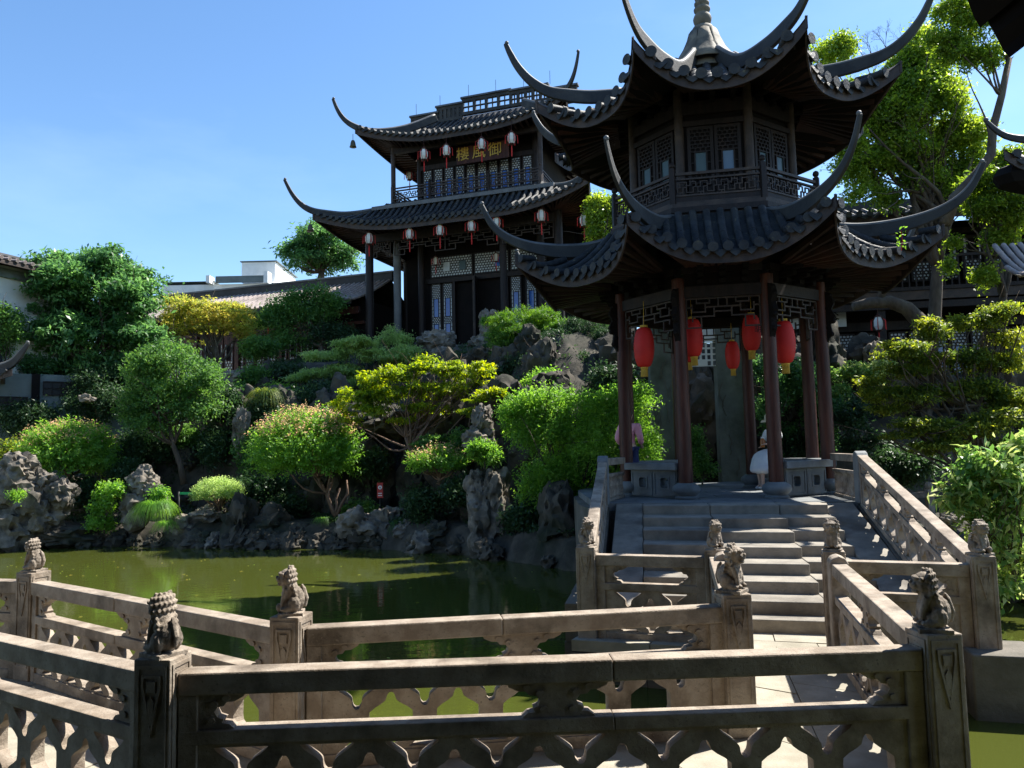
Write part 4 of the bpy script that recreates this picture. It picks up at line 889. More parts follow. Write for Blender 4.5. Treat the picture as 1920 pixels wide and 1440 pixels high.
for (s_, t_, a, b_) in ((-.25, -.75, -1, -1), (9.0, -.75, 1, -1), (-.25, 7.8, -1, 1), (9.0, 7.8, 1, 1)):
    O = hp(s_, t_); O.z = 0; horn([(-3.6, 16.9), (-2.4, 16.25), (-1.4, 15.9), (-.6, 15.78), (0, 15.88), (.4, 16.08), (.68, 16.42), (.88, 16.85)], O, dg(a, b_), hall, .17, .06, .28, .09)
# bells under the two left eave corners
for (s_, t_, z) in ((-1.75, -1.75, 11.6), (-.3, -.8, 15.3)):
    p = hp(s_, t_, z); b = MB(); b.tube([p + Vector((0, 0, .15)), p + Vector((0, 0, -.12))], .012, 5); b.lathe(p + Vector((0, 0, -.42)), [(.15, 0), (.12, .08), (.10, .2), (.07, .28), (.02, .31)], 10); o = b.build('wind_bell', M['bronze'], None, smooth=True); tag(o, 'small bronze wind bell under the lower left eave tip of the hall' if z < 13 else 'small bronze wind bell under the upper left eave tip of the hall', 'bell', 'wind bells of the hall')
# ridge with openwork
rdg = link('main_ridge', None, hall); rdg.location = hp(4.2, 3.3, 17.1) - Vector((HO.x, HO.y, HZ))
for (a, b_, zb, zt_, m_, n) in ((.75, 2.1, 16.75, 17.35, 'ridge', 6), (2.05, 3.3, 16.9, 17.6, 'ridge', 6), (3.3, 5.6, 17.05, 17.8, 'tile', 4), (5.6, 7.3, 17.05, 17.75, 'ridge', 5), (7.3, 8.6, 16.8, 17.5, 'ridge', 6)):
    hol = []
    for i in range(n):
        w_ = (b_ - a) / n; hol.append([(a + i * w_ + .06, zb + .14), (a + (i + 1) * w_ - .06, zb + .14), (a + (i + 1) * w_ - .06, zt_ - .14), (a + i * w_ + .06, zt_ - .14)])
    f = lambda x, n_, z: hp(x, 2.6 + n_, z); b = MB(); b.plate([(a, zb), (b_ - .01, zb), (b_ - .01, zt_), (a, zt_)], hol, f, -.08, .08)
    for h_ in hol: b.plate([(h_[0][0] - .01, (zb + zt_) / 2 - .02), (h_[1][0] + .01, (zb + zt_) / 2 - .02), (h_[1][0] + .01, (zb + zt_) / 2 + .02), (h_[0][0] - .01, (zb + zt_) / 2 + .02)], [], f, -.05, .05); c_ = (h_[0][0] + h_[1][0]) / 2; b.plate([(c_ - .02, zb + .13), (c_ + .02, zb + .13), (c_ + .02, zt_ - .13), (c_ - .02, zt_ - .13)], [], f, -.045, .045)
    b.build('ridge_panel', M[m_], rdg); b = MB(); b.hexa([hp(a - .05, 2.45, zt_), hp(b_ + .05, 2.45, zt_), hp(b_ + .05, 2.75, zt_), hp(a - .05, 2.75, zt_)], [hp(a - .05, 2.48, zt_ + .09), hp(b_ + .05, 2.48, zt_ + .09), hp(b_ + .05, 2.72, zt_ + .09), hp(a - .05, 2.72, zt_ + .09)]); b.build('ridge_coping', M['lead'], rdg)
for s_, z in ((1.0, 17.4), (2.2, 17.6), (3.6, 17.85), (4.9, 17.85), (6.2, 17.85), (7.4, 17.8)): b = MB(); b.tube([hp(s_, 2.6, z), hp(s_, 2.6, z + .6)], .012, 4); b.build('lightning_rod', M['black'], rdg)
# bodies, floors, columns
hbox('core', 1.8, 8.4, 2.0, 7.2, HZ - 1, 12.2, 'inkwood'); hbox('side_room', .15, 1.8, 3.2, 7.2, HZ - 1, 11.4, 'inkwood'); hbox('side_room', 8.4, 10, 2.5, 7.2, HZ - 1, 11.4, 'inkwood'); hbox('upper_core', 1.7, 7.0, 1.55, 6.4, 12.3, 15.6, 'inkwood')  # solid blocks; the shade inside the rooms is put into their near-black colour
hbox('terrace', -1.2, 9.6, -.9, 8, HZ - 1.5, HZ, 'masonry'); hbox('balcony_floor', .75, 7.6, .35, 6.65, 12.45, 12.66, 'fascia'); hbox('apron_roof', .2, 8.2, -.15, .36, 12.28, 12.44, 'lead')
for s_, t_, z0, z1, r, m_ in ((0, 0, HZ, 11.6, .17, 'darkwood'), (9.9 - 1.6, 0, HZ, 11.6, .17, 'darkwood'), (1.05, .5, HZ, 11.4, .16, 'lead'), (1.7, 1.5, HZ, 11.4, .15, 'darkwood'), (5.9, .3, HZ, 11.4, .15, 'darkwood'), (7.3, .9, HZ, 11.4, .16, 'darkwood'), (0, 3.5, HZ, 11.6, .17, 'darkwood'), (0, 7, HZ, 11.6, .17, 'darkwood'),
    (.9, .5, 12.66, 15.2, .10, 'fascia'), (7.5, .5, 12.66, 15.2, .10, 'fascia'), (1.7, 1.45, 12.66, 15.4, .12, 'darkwood'), (7.0, 1.45, 12.66, 15.4, .12, 'darkwood'), (.9, 6.5, 12.66, 15.2, .1, 'fascia')):
    b = MB(); b.tube([hp(s_, t_, z0), hp(s_, t_, z1)], r, 12); b.build('column', M[m_], hall, smooth=True, auto=50)
hbox('eave_beam', -.1, 8.4, -.12, .12, 10.9, 11.25, 'darkwood'); hbox('eave_beam', -.12, .12, .14, 7.2, 10.9, 11.25, 'darkwood'); hbox('eave_beam', .8, 7.6, .42, .58, 14.85, 15.15, 'darkwood'); hbox('lintel', 1.7, 7.1, 1.35, 1.52, 14.3, 14.5, 'darkwood')
for a, b_ in ((.2, 1.0), (1.2, 3.5), (3.5, 5.8), (6.0, 8.1)): bars(fret_hang(a, b_, 10.9, .62), hf(), .035, .04).build('hanging_lattice', M['fascia'], hall)
# balcony railing
for (s0, s1) in ((.9, 2.65), (2.65, 5.3), (5.3, 7.5)):
    f = hf(0, .42); bars(fret_rail(s0 + .06, s1 - .06, 12.86, 13.12), f, .026, .03).build('fret', M['fascia'], hall)
    for z in (13.3, 13.18, 12.82): hbox('rail', s0 + .05, s1 - .05, .39, .45, z - .02, z + .03, 'fascia')
    for s_ in (s0, s1): b = MB(); b.box(hp(s_, .42, 13.02), (.11, .11, .72), -HY); b.ball(hp(s_, .42, 13.44), .07); b.build('railing_post', M['fascia'], hall)
f2 = lambda x, n, z: hp(7.5 - n, .42 + x, z); f3 = lambda x, n, z: hp(.9 - n, .42 + x, z)
for f in (f2, f3):
    bars(fret_rail(.1, 5.9, 12.86, 13.12), f, .026, .03).build('fret', M['fascia'], hall); b = MB()
    for z in (13.3, 13.18, 12.82): b.hexa([f(.05, -.03, z - .02), f(6, -.03, z - .02), f(6, .03, z - .02), f(.05, .03, z - .02)], [f(.05, -.03, z + .03), f(6, -.03, z + .03), f(6, .03, z + .03), f(.05, .03, z + .03)])
    b.build('rail', M['fascia'], hall)
# upper windows
for i in range(10): lattice_leaf(hall, fmat(hp(1.86 + i * .508, 1.42), HU, 12.7), .46, 1.62, [('hex', .75), ('pane', 1.25), ('solid', .5)], 3, name='lattice_window', bar=.02)
# lower doors and transoms
DS = [('hex', .85), ('pane', 1.0), ('hex', .35), ('pane', .8), ('hex', .7)]
for s_ in (1.95, 2.5, 5.62, 6.3): lattice_leaf(hall, fmat(hp(s_, 1.9), HU, HZ + .1), .5, 3.15, DS, 4, name='lattice_door', bar=.02)
for s_, a in ((4.15, 80),): 
    a_ = -HY - R_(a); lattice_leaf(hall, fmat(hp(s_, 1.8), (math.cos(a_), math.sin(a_)), HZ + .1), .5, 3.15, DS, 4, glass='inkwood', blue='inkwood', name='open_door_leaf', bar=.02)
hbox('door_post', 3.98, 4.12, 1.72, 1.86, HZ, 9.5, 'fascia'); hbox('door_post', 5.45, 5.57, 1.75, 1.92, HZ, 9.5, 'darkwood'); hbox('door_post', 3.05, 3.15, 1.75, 1.92, HZ, 9.5, 'darkwood'); hbox('door_lintel', 1.8, 7.2, 1.74, 1.95, 9.35, 9.55, 'darkwood'); hbox('calligraphy_board', 6.95, 7.35, 1.6, 1.66, HZ, 9.6, 'greystone')
for a, w_ in ((1.95, 2.0), (4.0, 1.6), (5.65, 1.6)): lattice_leaf(hall, fmat(hp(a, 1.88), HU, 9.6), w_, .95, [('hex', 1)], int(w_ / .13), name='transom_lattice', bar=.02)
for s_, c_ in ((2.6, 'frost'), (3.35, 'greenglass'), (5.0, 'blueglass')): hbox('glass_square', s_, s_ + .3, 1.80, 1.85, 9.85, 10.25, c_)
# name plaque
hbox('plaque', 3.7, 6.05, .85, .92, 14.12, 14.86, 'redwood')
def text(body, size, Mw, m, parent, ext=.01, name='gold_character'):
    c = bpy.data.curves.new('t', 'FONT'); c.body = body; c.size = size; c.extrude = ext; c.align_x = 'CENTER'; c.align_y = 'CENTER'
    o = link('t', c); bpy.context.view_layer.update(); me = bpy.data.meshes.new_from_object(o.evaluated_get(bpy.context.evaluated_depsgraph_get())); bpy.data.objects.remove(o)
    me.materials.clear(); me.materials.append(M[m]); return place(name, me, parent, Mw)
TF = lambda p, a: Matrix(((a.x, 0, a.y, p.x), (a.y, 0, -a.x, p.y), (0, 1, 0, p.z), (0, 0, 0, 1)))
for i, ch in enumerate('樓風御'): text(ch, .62, TF(hp(4.0 + i * .72, .83, 14.5), HU), 'gold', hall)
# paper lanterns of the hall
def hall_lantern_meshes():
    b = MB()
    for k in range(6):
        a = k * math.pi / 3; p = Vector((math.cos(a), math.sin(a), 0)); q = Vector((math.cos(a + math.pi / 3), math.sin(a + math.pi / 3), 0)); pr = ((.09, .40), (.15, .28), (.15, .12), (.09, 0))
        vs = [x * r * .97 + Vector((0, 0, z)) for r, z in pr for x in (p, q)]; b.add(vs, [(2 * j, 2 * j + 1, 2 * j + 3, 2 * j + 2) for j in range(3)])
    sh = b.mesh('shade', M['paper']); b = MB()
    for k in range(6):
        a = k * math.pi / 3; p = Vector((math.cos(a), math.sin(a), 0)); b.tube([p * .10 + Vector((0, 0, .42)), p * .165 + Vector((0, 0, .29)), p * .165 + Vector((0, 0, .11)), p * .10 + Vector((0, 0, -.02))], .012, 4)
    b.lathe((0, 0, .40), [(.11, 0), (.11, .03), (.05, .06), (.04, .1)], 8); b.lathe((0, 0, -.06), [(.05, 0), (.10, .03), (.10, .06)], 8); b.tube([(0, 0, .48), (0, 0, 1.0)], .008, 4); fr = b.mesh('frame', M['redwood']); b = MB()
    for k in range(6):
        a = k * math.pi / 3; p = Vector((math.cos(a), math.sin(a), 0)) * .23; b.tube([p * .7 + Vector((0, 0, .33)), p + Vector((0, 0, .30)), p * 1.02 + Vector((0, 0, .0))], [.008, .01, .018], 4)
    b.tube([(0, 0, -.06), (0, 0, -.2), (0, 0, -.5)], [.01, .025, .02], 5); return sh, fr, b.mesh('tassel', M['redtassel'])
LM = hall_lantern_meshes()
def lantern(p, lab, grp, sc=1.0):
    t = thing('palace_lantern', lab, 'lantern', tuple(p), grp)
    for n_, m_ in zip(('paper_shade', 'lantern_frame', 'tassels'), LM): link(n_, m_, t)
    t.scale = (sc,) * 3; return t
g1 = 'white paper lanterns with red tassels on the hall'
for (px, py, D, z, lab) in ((692, 441, 31.2, 0, 'white lantern at the lower left corner column of the hall'), (768, 432, 31, 0, 'first white lantern right of the corner column, lower eave'), (825, 425, 30.9, 0, 'second white lantern right of the corner column, lower eave'), (884, 417, 30.8, 0, 'white lantern above the double doors, left of the curling pavilion eave tip'),
    (931, 410, 30.7, 0, 'white lantern just right of the curling pavilion eave tip'), (1015, 398, 30.3, 0, 'large white lantern in the bay left of the carved column'), (1095, 407, 30.3, 0, 'white lantern half hidden by the bright leaves right of the hall'),
    (795, 286, 32, 1, 'leftmost white lantern under the upper eave'), (837, 279, 31.8, 1, 'second white lantern under the upper eave, left of the gold characters'), (903, 267, 31.5, 1, 'white lantern hanging in front of the gold characters'), (959, 256, 31.2, 1, 'white lantern right of the gold characters'), (768, 325, 35, 1, 'white lantern half hidden at the left corner of the upper room'),
    (817, 487, 33, 2, 'dim lantern before the transom left of the doors'), (930, 480, 32.6, 2, 'dim lantern before the transom right of the doors')):
    t_ = (-1.0, -.35, 1.45)[z]
    if '768' == str(px) and z == 1: t_ = 3.0
    for _ in range(8):      # slide along the line of sight to the plane t = t_
        p = at(px, py + (6 if z == 0 else 3 if z == 1 else 0), D); D -= ((p - HO).dot(HV) - t_) * .95
    p.z -= .22; lantern(p, lab, g1, 1.06 if z < 2 else .8)

# ================================================================== OTHER BUILDINGS
def xbox(parent, name, O, A, s0, s1, t0, t1, z0, z1, m):
    """box in a plan frame with origin O and x axis A"""
    f = frame(O, A); b = MB(); b.hexa([f(s0, t0, z0), f(s1, t0, z0), f(s1, t1, z0), f(s0, t1, z0)], [f(s0, t0, z1), f(s1, t0, z1), f(s1, t1, z1), f(s0, t1, z1)]); return b.build(name, M[m], parent)
def gable_roof(parent, O, A, s0, s1, t_eave, t_ridge, t_back, ze, zr, pitch, m='rooftile', r=.06):
    f = frame(O, A); nb = 10
    def zc(w_): return ze + (zr - ze) * w_ ** 1.25
    for ta in (t_eave, t_back):
        b = MB(); vs = [f(s, ta + (t_ridge - ta) * j / nb, zc(j / nb)) for j in range(nb + 1) for s in (s0, s1)]
        b.add(vs, [(2 * j, 2 * j + 1, 2 * j + 3, 2 * j + 2) for j in range(nb)]); b.build('roof_slope', M['tile'], parent, fix=False)
    n = int((s1 - s0) / pitch); b = MB()
    for k in range(n + 1):
        s = s0 + .05 + k * (s1 - s0 - .1) / n; pts = [f(s, t_eave - .04 + (t_ridge - t_eave) * j / nb, zc(j / nb) + r * .5) for j in range(nb + 1)]
        b.tube(pts, r, 6)
        for j in range(nb): p, q = pts[j], pts[j + 1]; b.tube([p, p.lerp(q, .25)], r * 1.18, 6)
    b.build('roof_tiles', M[m], parent, kind='stuff', fix=False)
    xbox(parent, 'roof_ridge', O, A, s0 - .1, s1 + .1, t_ridge - .14, t_ridge + .14, zr - .05, zr + .34, 'ridge'); xbox(parent, 'ridge_cap', O, A, s0 - .15, s1 + .15, t_ridge - .18, t_ridge + .18, zr + .345, zr + .42, 'lead')
    xbox(parent, 'eave_board', O, A, s0, s1, t_eave + .02, t_eave + .06, ze - .16, ze - .01, 'fascia')
# long gallery left of the hall
GO = hp(0, 0); GO.z = 0
gal = thing('long_gallery', 'long low timber gallery with a sunlit tiled roof left of the hall', 'gallery', hp(-7, 1, 5.6).to_tuple())
gable_roof(gal, GO, HU, -15.5, -.55, -.6, 3.0, 6.0, 8.45, 10.0, .26)
xbox(gal, 'wall', GO, HU, -15.3, -.6, .75, 5.6, 5.2, 8.7, 'inkwood'); xbox(gal, 'footing', GO, HU, -16, -.6, .5, 5.6, -1.3, 5.4, 'darkrock'); xbox(gal, 'eave_beam', GO, HU, -15.3, -.6, .1, .25, 8.0, 8.3, 'redwood'); xbox(gal, 'sill_beam', GO, HU, -15.3, -.6, .55, .7, 7.62, 7.75, 'redwood')
for i, s_ in enumerate((-14, -11.8, -9.2, -6.9, -4.6, -2.3)):
    xbox(gal, 'column', GO, HU, s_, s_ + .2, .05, .25, 5.4, 8.2, 'redwood')
for i in range(24): lattice_leaf(gal, fmat(frame(GO, HU)(-14.9 + i * .58, .62, 0), HU, 5.75), .52, 1.85, [('solid', .4), ('pane', .9), ('hex', .7)], 3, wood='redwood', blue='inkwood', name='lattice_window', bar=.02)
lantern(at(503, 603, 33.6) - Vector((0, 0, .2)), 'white lantern under the gallery eave right of the orange maple', g1)
# modern white building
wb = thing('white_building', 'white flat roofed modern building far behind the gallery roof', 'building', at(400, 560, 62).to_tuple())
def pbox(parent, name, x0, y0, x1, y1, D, dep, m, z0=None):
    a, c = at(x0, y1, D), at(x1, y0, D); zb = a.z if z0 is None else z0; b = MB()
    b.hexa([(a.x, D, zb), (c.x, D, zb), (c.x, D + dep, zb), (a.x, D + dep, zb)], [(a.x, D, c.z), (c.x, D, c.z), (c.x, D + dep, c.z), (a.x, D + dep, c.z)]); return b.build(name, M[m], parent)
pbox(wb, 'wall', 301, 530, 560, 580, 62, 14, 'plaster', 0); pbox(wb, 'parapet', 301, 527, 402, 530, 61.9, 14.2, 'greywall'); pbox(wb, 'stair_tower', 453, 491, 516, 530, 63, 6, 'plaster'); pbox(wb, 'coping', 450, 488, 519, 491, 62.9, 6.3, 'greywall'); pbox(wb, 'roof_rail', 404, 516, 500, 530, 61.5, .2, 'greywall')
pbox(wb, 'roof_fin', 386, 516, 393, 530, 61.3, 1, 'plaster'); pbox(wb, 'roof_fin', 494, 508, 502, 530, 61.3, 1, 'plaster')
# white walled building at the left edge
WO = Vector((-17.2, 26.0, 0)); WA = HV
wl = thing('white_walled_house', 'white walled house with dark tiled eave at the left edge', 'house', WO.to_tuple())
gable_roof(wl, WO - WA * 6, WA, 0, 9.4, -.75, 2.2, 5.0, 8.75, 9.3, .28)
xbox(wl, 'wall', WO - WA * 6, WA, .2, 9.2, .0, 4.5, -.5, 8.72, 'plaster'); xbox(wl, 'cornice', WO - WA * 6, WA, .2, 9.2, -.12, -.005, 8.3, 8.6, 'greywall')
# low grey wall with upturned eave at the left edge
gl = thing('garden_corridor', 'shaded grey walled corridor with dark lattice openings at the left edge behind the round bush', 'corridor', at(60, 800, 26).to_tuple())
CO = at(-120, 800, 24.6); CO.z = 0; ca = (at(215, 800, 27.6) - at(-120, 800, 24.6)); ca.z = 0
LN = ca.length * 1.45; xbox(gl, 'wall', CO, ca, 0, LN, 0, .3, -.5, 5.0, 'greywall')
for s_ in (.36, .60, .85): xbox(gl, 'post', CO, ca, LN * s_ - .12, LN * s_ + .12, -.12, -.005, -.5, 5.0, 'inkwood')
for (sa, sb, za, zb) in ((.19, .33, 3.85, 4.2), (.19, .33, 3.3, 3.7), (.39, .57, 4.3, 4.75), (.63, .82, 4.3, 4.75)):
    xbox(gl, 'opening', CO, ca, LN * sa, LN * sb, -.04, -.006, za, zb, 'black')  # black plate on the wall; the opening's inner shade is put into its colour
    f = frame(CO, ca); bars([(LN * sa + (sb - sa) * LN * k / 5, za, LN * sa + (sb - sa) * LN * k / 5, zb) for k in range(6)] + [(LN * sa, za + (zb - za) * k / 2, LN * sb, za + (zb - za) * k / 2) for k in range(3)], lambda x, n, z, f=f: f(x, n - .06, z), .03, .03).build('lattice', M['darkwood'], gl)
tl = at(52, 642, 24.6); kO = at(0, 690, 24.6); kO.z = 0; dr_ = Vector((tl.x - kO.x, 0, 0)).normalized()
b_ = tl.x - kO.x; horn([(-2.5, 5.02), (-1.2, 5.0), (-.3, 5.08), (b_ * .35, 5.25), (b_ * .75, 5.6), (b_, at(52, 642, 24.6).z)], kO, dr_, gl, .22, .06, .34, .08)
sA, sB = at(-160, 700, 23.4), at(22, 700, 24.2); sd2 = Side((sA.x, sA.y, 4.9), (sB.x, sB.y, 4.95), (sA.x - .3, sA.y + 1.6, 5.5), (sB.x - 1.3, sB.y + 1.6, 5.5), 4.7, .3, 1.6, 2.2)
sd2.grid(12, 6).build('roof_slope', M['tile'], gl, smooth=True, fix=False); sd2.board(16, .02, -.2, .015, .04).build('fascia', M['fascia'], gl); sd2.rows(.26, .07, gl)

# right hall behind the camphor tree
RO = at(1470, 800, 24.6); RO.z = 0; RA = Vector((math.cos(R_(10)), -math.sin(R_(10)), 0)); rf = frame(RO, RA)
rh = thing('right_hall', 'dark two-storey timber building with lattice windows behind the trees on the right', 'hall', (RO.x, RO.y, 3.9))
rb = lambda n_, s0, s1, t0, t1, z0, z1, m_: xbox(rh, n_, RO, RA, s0, s1, t0, t1, z0, z1, m_)
rb('core', -.6, 14, .6, 7, 2.5, 9.1, 'inkwood'); rb('base', -1, 14, -1.0, 7, 2, 3.85, 'masonry'); rb('balcony_beam', -1, 14, -.9, -.7, 6.35, 6.62, 'fascia'); rb('balcony_beam', -1, 14, -.95, .5, 6.63, 6.74, 'darkwood'); rb('balcony_beam', -1, 14, -.85, -.72, 6.1, 6.3, 'darkwood')
rb('handrail', -1, 14, -.9, -.8, 7.62, 7.7, 'darkwood'); rb('head_beam', -1, 14, .3, .5, 5.62, 5.9, 'darkwood'); rb('head_beam', -1, 14, .3, .5, 8.62, 8.8, 'darkwood')
for k in range(70): rb('baluster', -.9 + k * .2, -.86 + k * .2, -.87, -.83, 6.74, 7.62, 'darkwood')
for s_ in (-.6, 2.8, 5.9, 9.0): rb('column', s_, s_ + .22, -.75, -.53, 3.8, 8.9, 'darkwood')
for i in range(16): lattice_leaf(rh, fmat(rf(.05 + i * .60 + (.35 if i > 4 else 0), .4, 0), RA, 3.95), .54, 1.62, [('hex', .55), ('pane', .9), ('hex', .3)], 4, name='lattice_window', bar=.022)
for i in range(16): lattice_leaf(rh, fmat(rf(.4 + i * .76, .4, 0), RA, 7.15), .66, 1.4, [('pane', .8), ('hex', .6)], 5, blue='inkwood', name='upper_lattice_window', bar=.03)
for s_ in (3.25, 4.45):
    f = lambda x, n, z, s_=s_: rf(s_ + x, -.93 + n, z); b = MB(); b.plate([(-.08, 6.8), (.08, 6.8), (.10, 7.0), (.07, 7.1), (.10, 7.25), (.07, 7.38), (0, 7.45), (-.07, 7.38), (-.10, 7.25), (-.07, 7.1), (-.10, 7.0)], [[(-.02, 6.9), (.02, 6.9), (.02, 6.98), (-.02, 6.98)], [(-.03, 7.15), (.03, 7.15), (.03, 7.22), (-.03, 7.22)]], f, -.03, .0)
    for z in (6.95, 7.1, 7.28): b.ball(f(0, -.03, z), (.07, .03, .06)); 
    b.build('gold_carving', M['gold'], rh)
rb('plaque', .35, 2.05, -.05, .0, 5.75, 6.28, 'frost')
for i, ch in enumerate('有谷'): text(ch, .42, TF(rf(1.1 + i * .55, -.06, 6.0), RA), 'black', rh, .004, 'ink_character')
rs = Side(rf(-1.6, -1.9, 9.2), rf(15, -1.9, 9.2), rf(-.2, 2.6, 10.2), rf(14, 2.6, 10.2), 8.85, .3, 3, 2.2)
rs.grid(40, 8).build('roof_slope', M['tile'], rh, smooth=True, fix=False); rs.board(40, .02, -.2, .015, .04).build('fascia', M['fascia'], rh); rs.grid(20, 4, -.08, inset=.03).build('soffit', M['inkwood'], rh, fix=False); rs.rows(.3, .08, rh, joint=.5, n=6)
xbox(rh, 'ridge', RO, RA, -.4, 14, 2.5, 2.75, 10.1, 10.5, 'ridge')
lantern(at(1647, 606, 22.6) - Vector((0, 0, .2)), 'greenish white lantern with red tassels before the right hall windows', 'white paper lanterns with red tassels on the hall', .95)
# roof corner at the right edge
cr_ = thing('corner_roof', 'upturned roof corner reaching in from the right edge above the foliage', 'roof', at(1960, 300, 15).to_tuple())
O = at(1925, 270, 15); zt0 = O.z; O.z = 0; wtip = (at(1925, 300, 15) - at(1850, 222, 15)).x
horn([(-2.0, zt0 + .12), (-1.0, zt0 + .06), (-.3, zt0 + .10), (wtip * .5, zt0 + .22), (wtip, at(1850, 222, 15).z)], O, (-1, .1, 0), cr_, .12, .05, .18, .05)
s3 = Side((O.x - .45, 15, zt0 - .1), (O.x + 3, 14.4, zt0), (O.x + .8, 16.5, zt0 + .25), (O.x + 2.6, 16.2, zt0 + .3), zt0 - .45, .3, 1.2, 2); s3.grid(10, 5).build('roof_slope', M['tile'], cr_, fix=False); s3.board(12, .02, -.2, .01, .04).build('fascia', M['fascia'], cr_); s3.rows(.25, .07, cr_)
b = MB(); b.ball((O.x + .5, 15.5, zt0 - .5), (.9, .5, .35), 10, 6); b.build('bracket', M['inkwood'], cr_)
lr = thing('low_tiled_roof', 'small patch of lit grey tiles at the right edge below the foliage', 'roof', at(1930, 500, 14).to_tuple())
a0 = at(1908, 515, 14); s4 = Side((a0.x, 14, a0.z), (a0.x + 3, 13.6, a0.z - .1), (a0.x + .5, 15.4, a0.z + .9), (a0.x + 3, 15, a0.z + .9), a0.z - .1, .1, 1, 2); s4.grid(6, 4).build('roof_slope', M['tile'], lr, fix=False); s4.rows(.16, .05, lr, m='rooftile')

# moon gate wall behind the pavilion
gw = thing('garden_gate_wall', 'pale weathered gate with square pillars and white lattice behind the pavilion', 'gate', at(1310, 930, 20).to_tuple())
for x0, x1 in ((1228, 1263), (1355, 1391)): pbox(gw, 'pillar', x0, 545, x1, 930, 20, .35, 'concrete', FZ - .3)
pbox(gw, 'lintel', 1262, 560, 1356, 640, 20.05, .25, 'plaster')
pa, pb = at(1264, 688, 20.1), at(1354, 641, 20.1); W_ = pb.x - pa.x; H_ = pb.z - pa.z
hol = []
for i in range(9):
    for j in range(4):
        cw, ch = W_ / 9, H_ / 4; e = .022; 
        if j == 0 and 2 < i < 6: continue
        hol.append([(i * cw + e, j * ch + e), ((i + 1) * cw - (e if (i + j) % 3 else -.0 + e), j * ch + e), ((i + 1) * cw - e, (j + 1) * ch - e), (i * cw + e, (j + 1) * ch - e)])
b = MB(); b.plate([(0, 0), (W_, 0), (W_, H_), (0, H_)], hol, lambda x, n, z: Vector((pa.x + x, 20.12 + n, pa.z + z)), -.03, .03); b.build('white_lattice', M['plaster'], gw)
b = MB()
for i in range(26):
    x0, x1 = ((1228, 1263), (1355, 1391))[i % 2]; px = random.uniform(x0, x1); py = random.uniform(620, 900); p = at(px, py, 19.98); pts = [p]
    for _ in range(4): pts.append(pts[-1] + Vector((random.uniform(-.08, .08), random.uniform(-.004, .0), random.uniform(.05, .22))))
    b.tube(pts, .008, 4)
b.build('bare_vines', M['bark'], gw, kind='stuff')

# gallery roof above the photographer: its eave corner shows at the top right
ov = thing('viewing_gallery', 'black underside of a near roof corner hanging into the top right, with unseen roof and walls added for shade', 'gallery', (0, -2, .45))
b = MB(); b.hexa([(-9, -4, 6.4), (6.5, -4, 6.4), (6.5, 6.1, 6.4), (-9, 6.1, 6.4)], [(-9, -4, 6.6), (6.5, -4, 6.6), (6.5, 6.1, 6.6), (-9, 6.1, 6.6)]); b.build('ceiling', M['inkwood'], ov)  # unseen ceiling, raised and deepened to shade the near railing and water
b = MB(); b.box((-1.2, -3.9, 3.4), (15.4, .2, 5.9)); b.build('shade_back_wall', M['inkwood'], ov)  # unseen wall, added to keep sky light off the railing fronts
for x in (-8.9, 6.4): b = MB(); b.box((x, -1.2, 3.4), (.2, 5.2, 5.9)); b.build('shade_side_wall', M['inkwood'], ov)  # unseen walls, added to block sky light from the sides
for x in (-6, -2.6, 2.6): b = MB(); b.tube([(x, -1.2, .45), (x, -1.2, 6.4)], .14, 12); b.build('column', M['redwood'], ov, smooth=True)
q = [at(1770, -480, 4.6), at(1796, -60, 4.6), at(1812, -5, 4.6), at(1826, 32, 4.6), at(1838, 52, 4.6), at(1852, 40, 4.6), at(1866, 66, 4.55), at(1880, 92, 4.55), at(1893, 108, 4.5), at(1906, 96, 4.5), at(1935, 74, 4.45), at(2100, 10, 4.3), at(2100, -480, 4.3)]
q2 = [p + Vector((.5, -1.2, .35)) for p in q]; n = len(q); b = MB(); b.add(q + q2, [tuple(range(n)), tuple(reversed(range(n, 2 * n)))] + [(i, (i + 1) % n, n + (i + 1) % n, n + i) for i in range(n)]); b.build('carved_eave_corner', M['inkwood'], ov)

# ================================================================== RED LANTERNS
def red_lantern_meshes():
    b = MB(); pr = []
    for i in range(29):
        t = i / 28; a = min(1, math.sin(math.pi * t) ** .42 if 0 < t < 1 else 0); pr.append((.062 + .108 * a + (.006 if i % 2 else 0), .68 * t))
    b.lathe((0, 0, -.68), [(r, z) for r, z in pr], 28); body = b.mesh('lantern_body', M['redcloth'], True)
    b = MB(); b.lathe((0, 0, -.01), [(.062, 0), (.066, .02), (.066, .045), (.03, .05)], 20); b.lathe((0, 0, -.72), [(.05, 0), (.066, .015), (.066, .05)], 20); b.tube([(0, 0, .03), (0, 0, .45)], .005, 5); cap = b.mesh('gold_collar', M['tassel'], True); b = MB()
    for k in range(18): a = k * math.pi / 9; b.tube([(.05 * math.cos(a), .05 * math.sin(a), -.70), (.052 * math.cos(a), .052 * math.sin(a), -.78), (.055 * math.cos(a), .055 * math.sin(a), -.84)], .009, 4)
    return body, cap, b.mesh('tassel', M['tassel'])
RL = red_lantern_meshes()
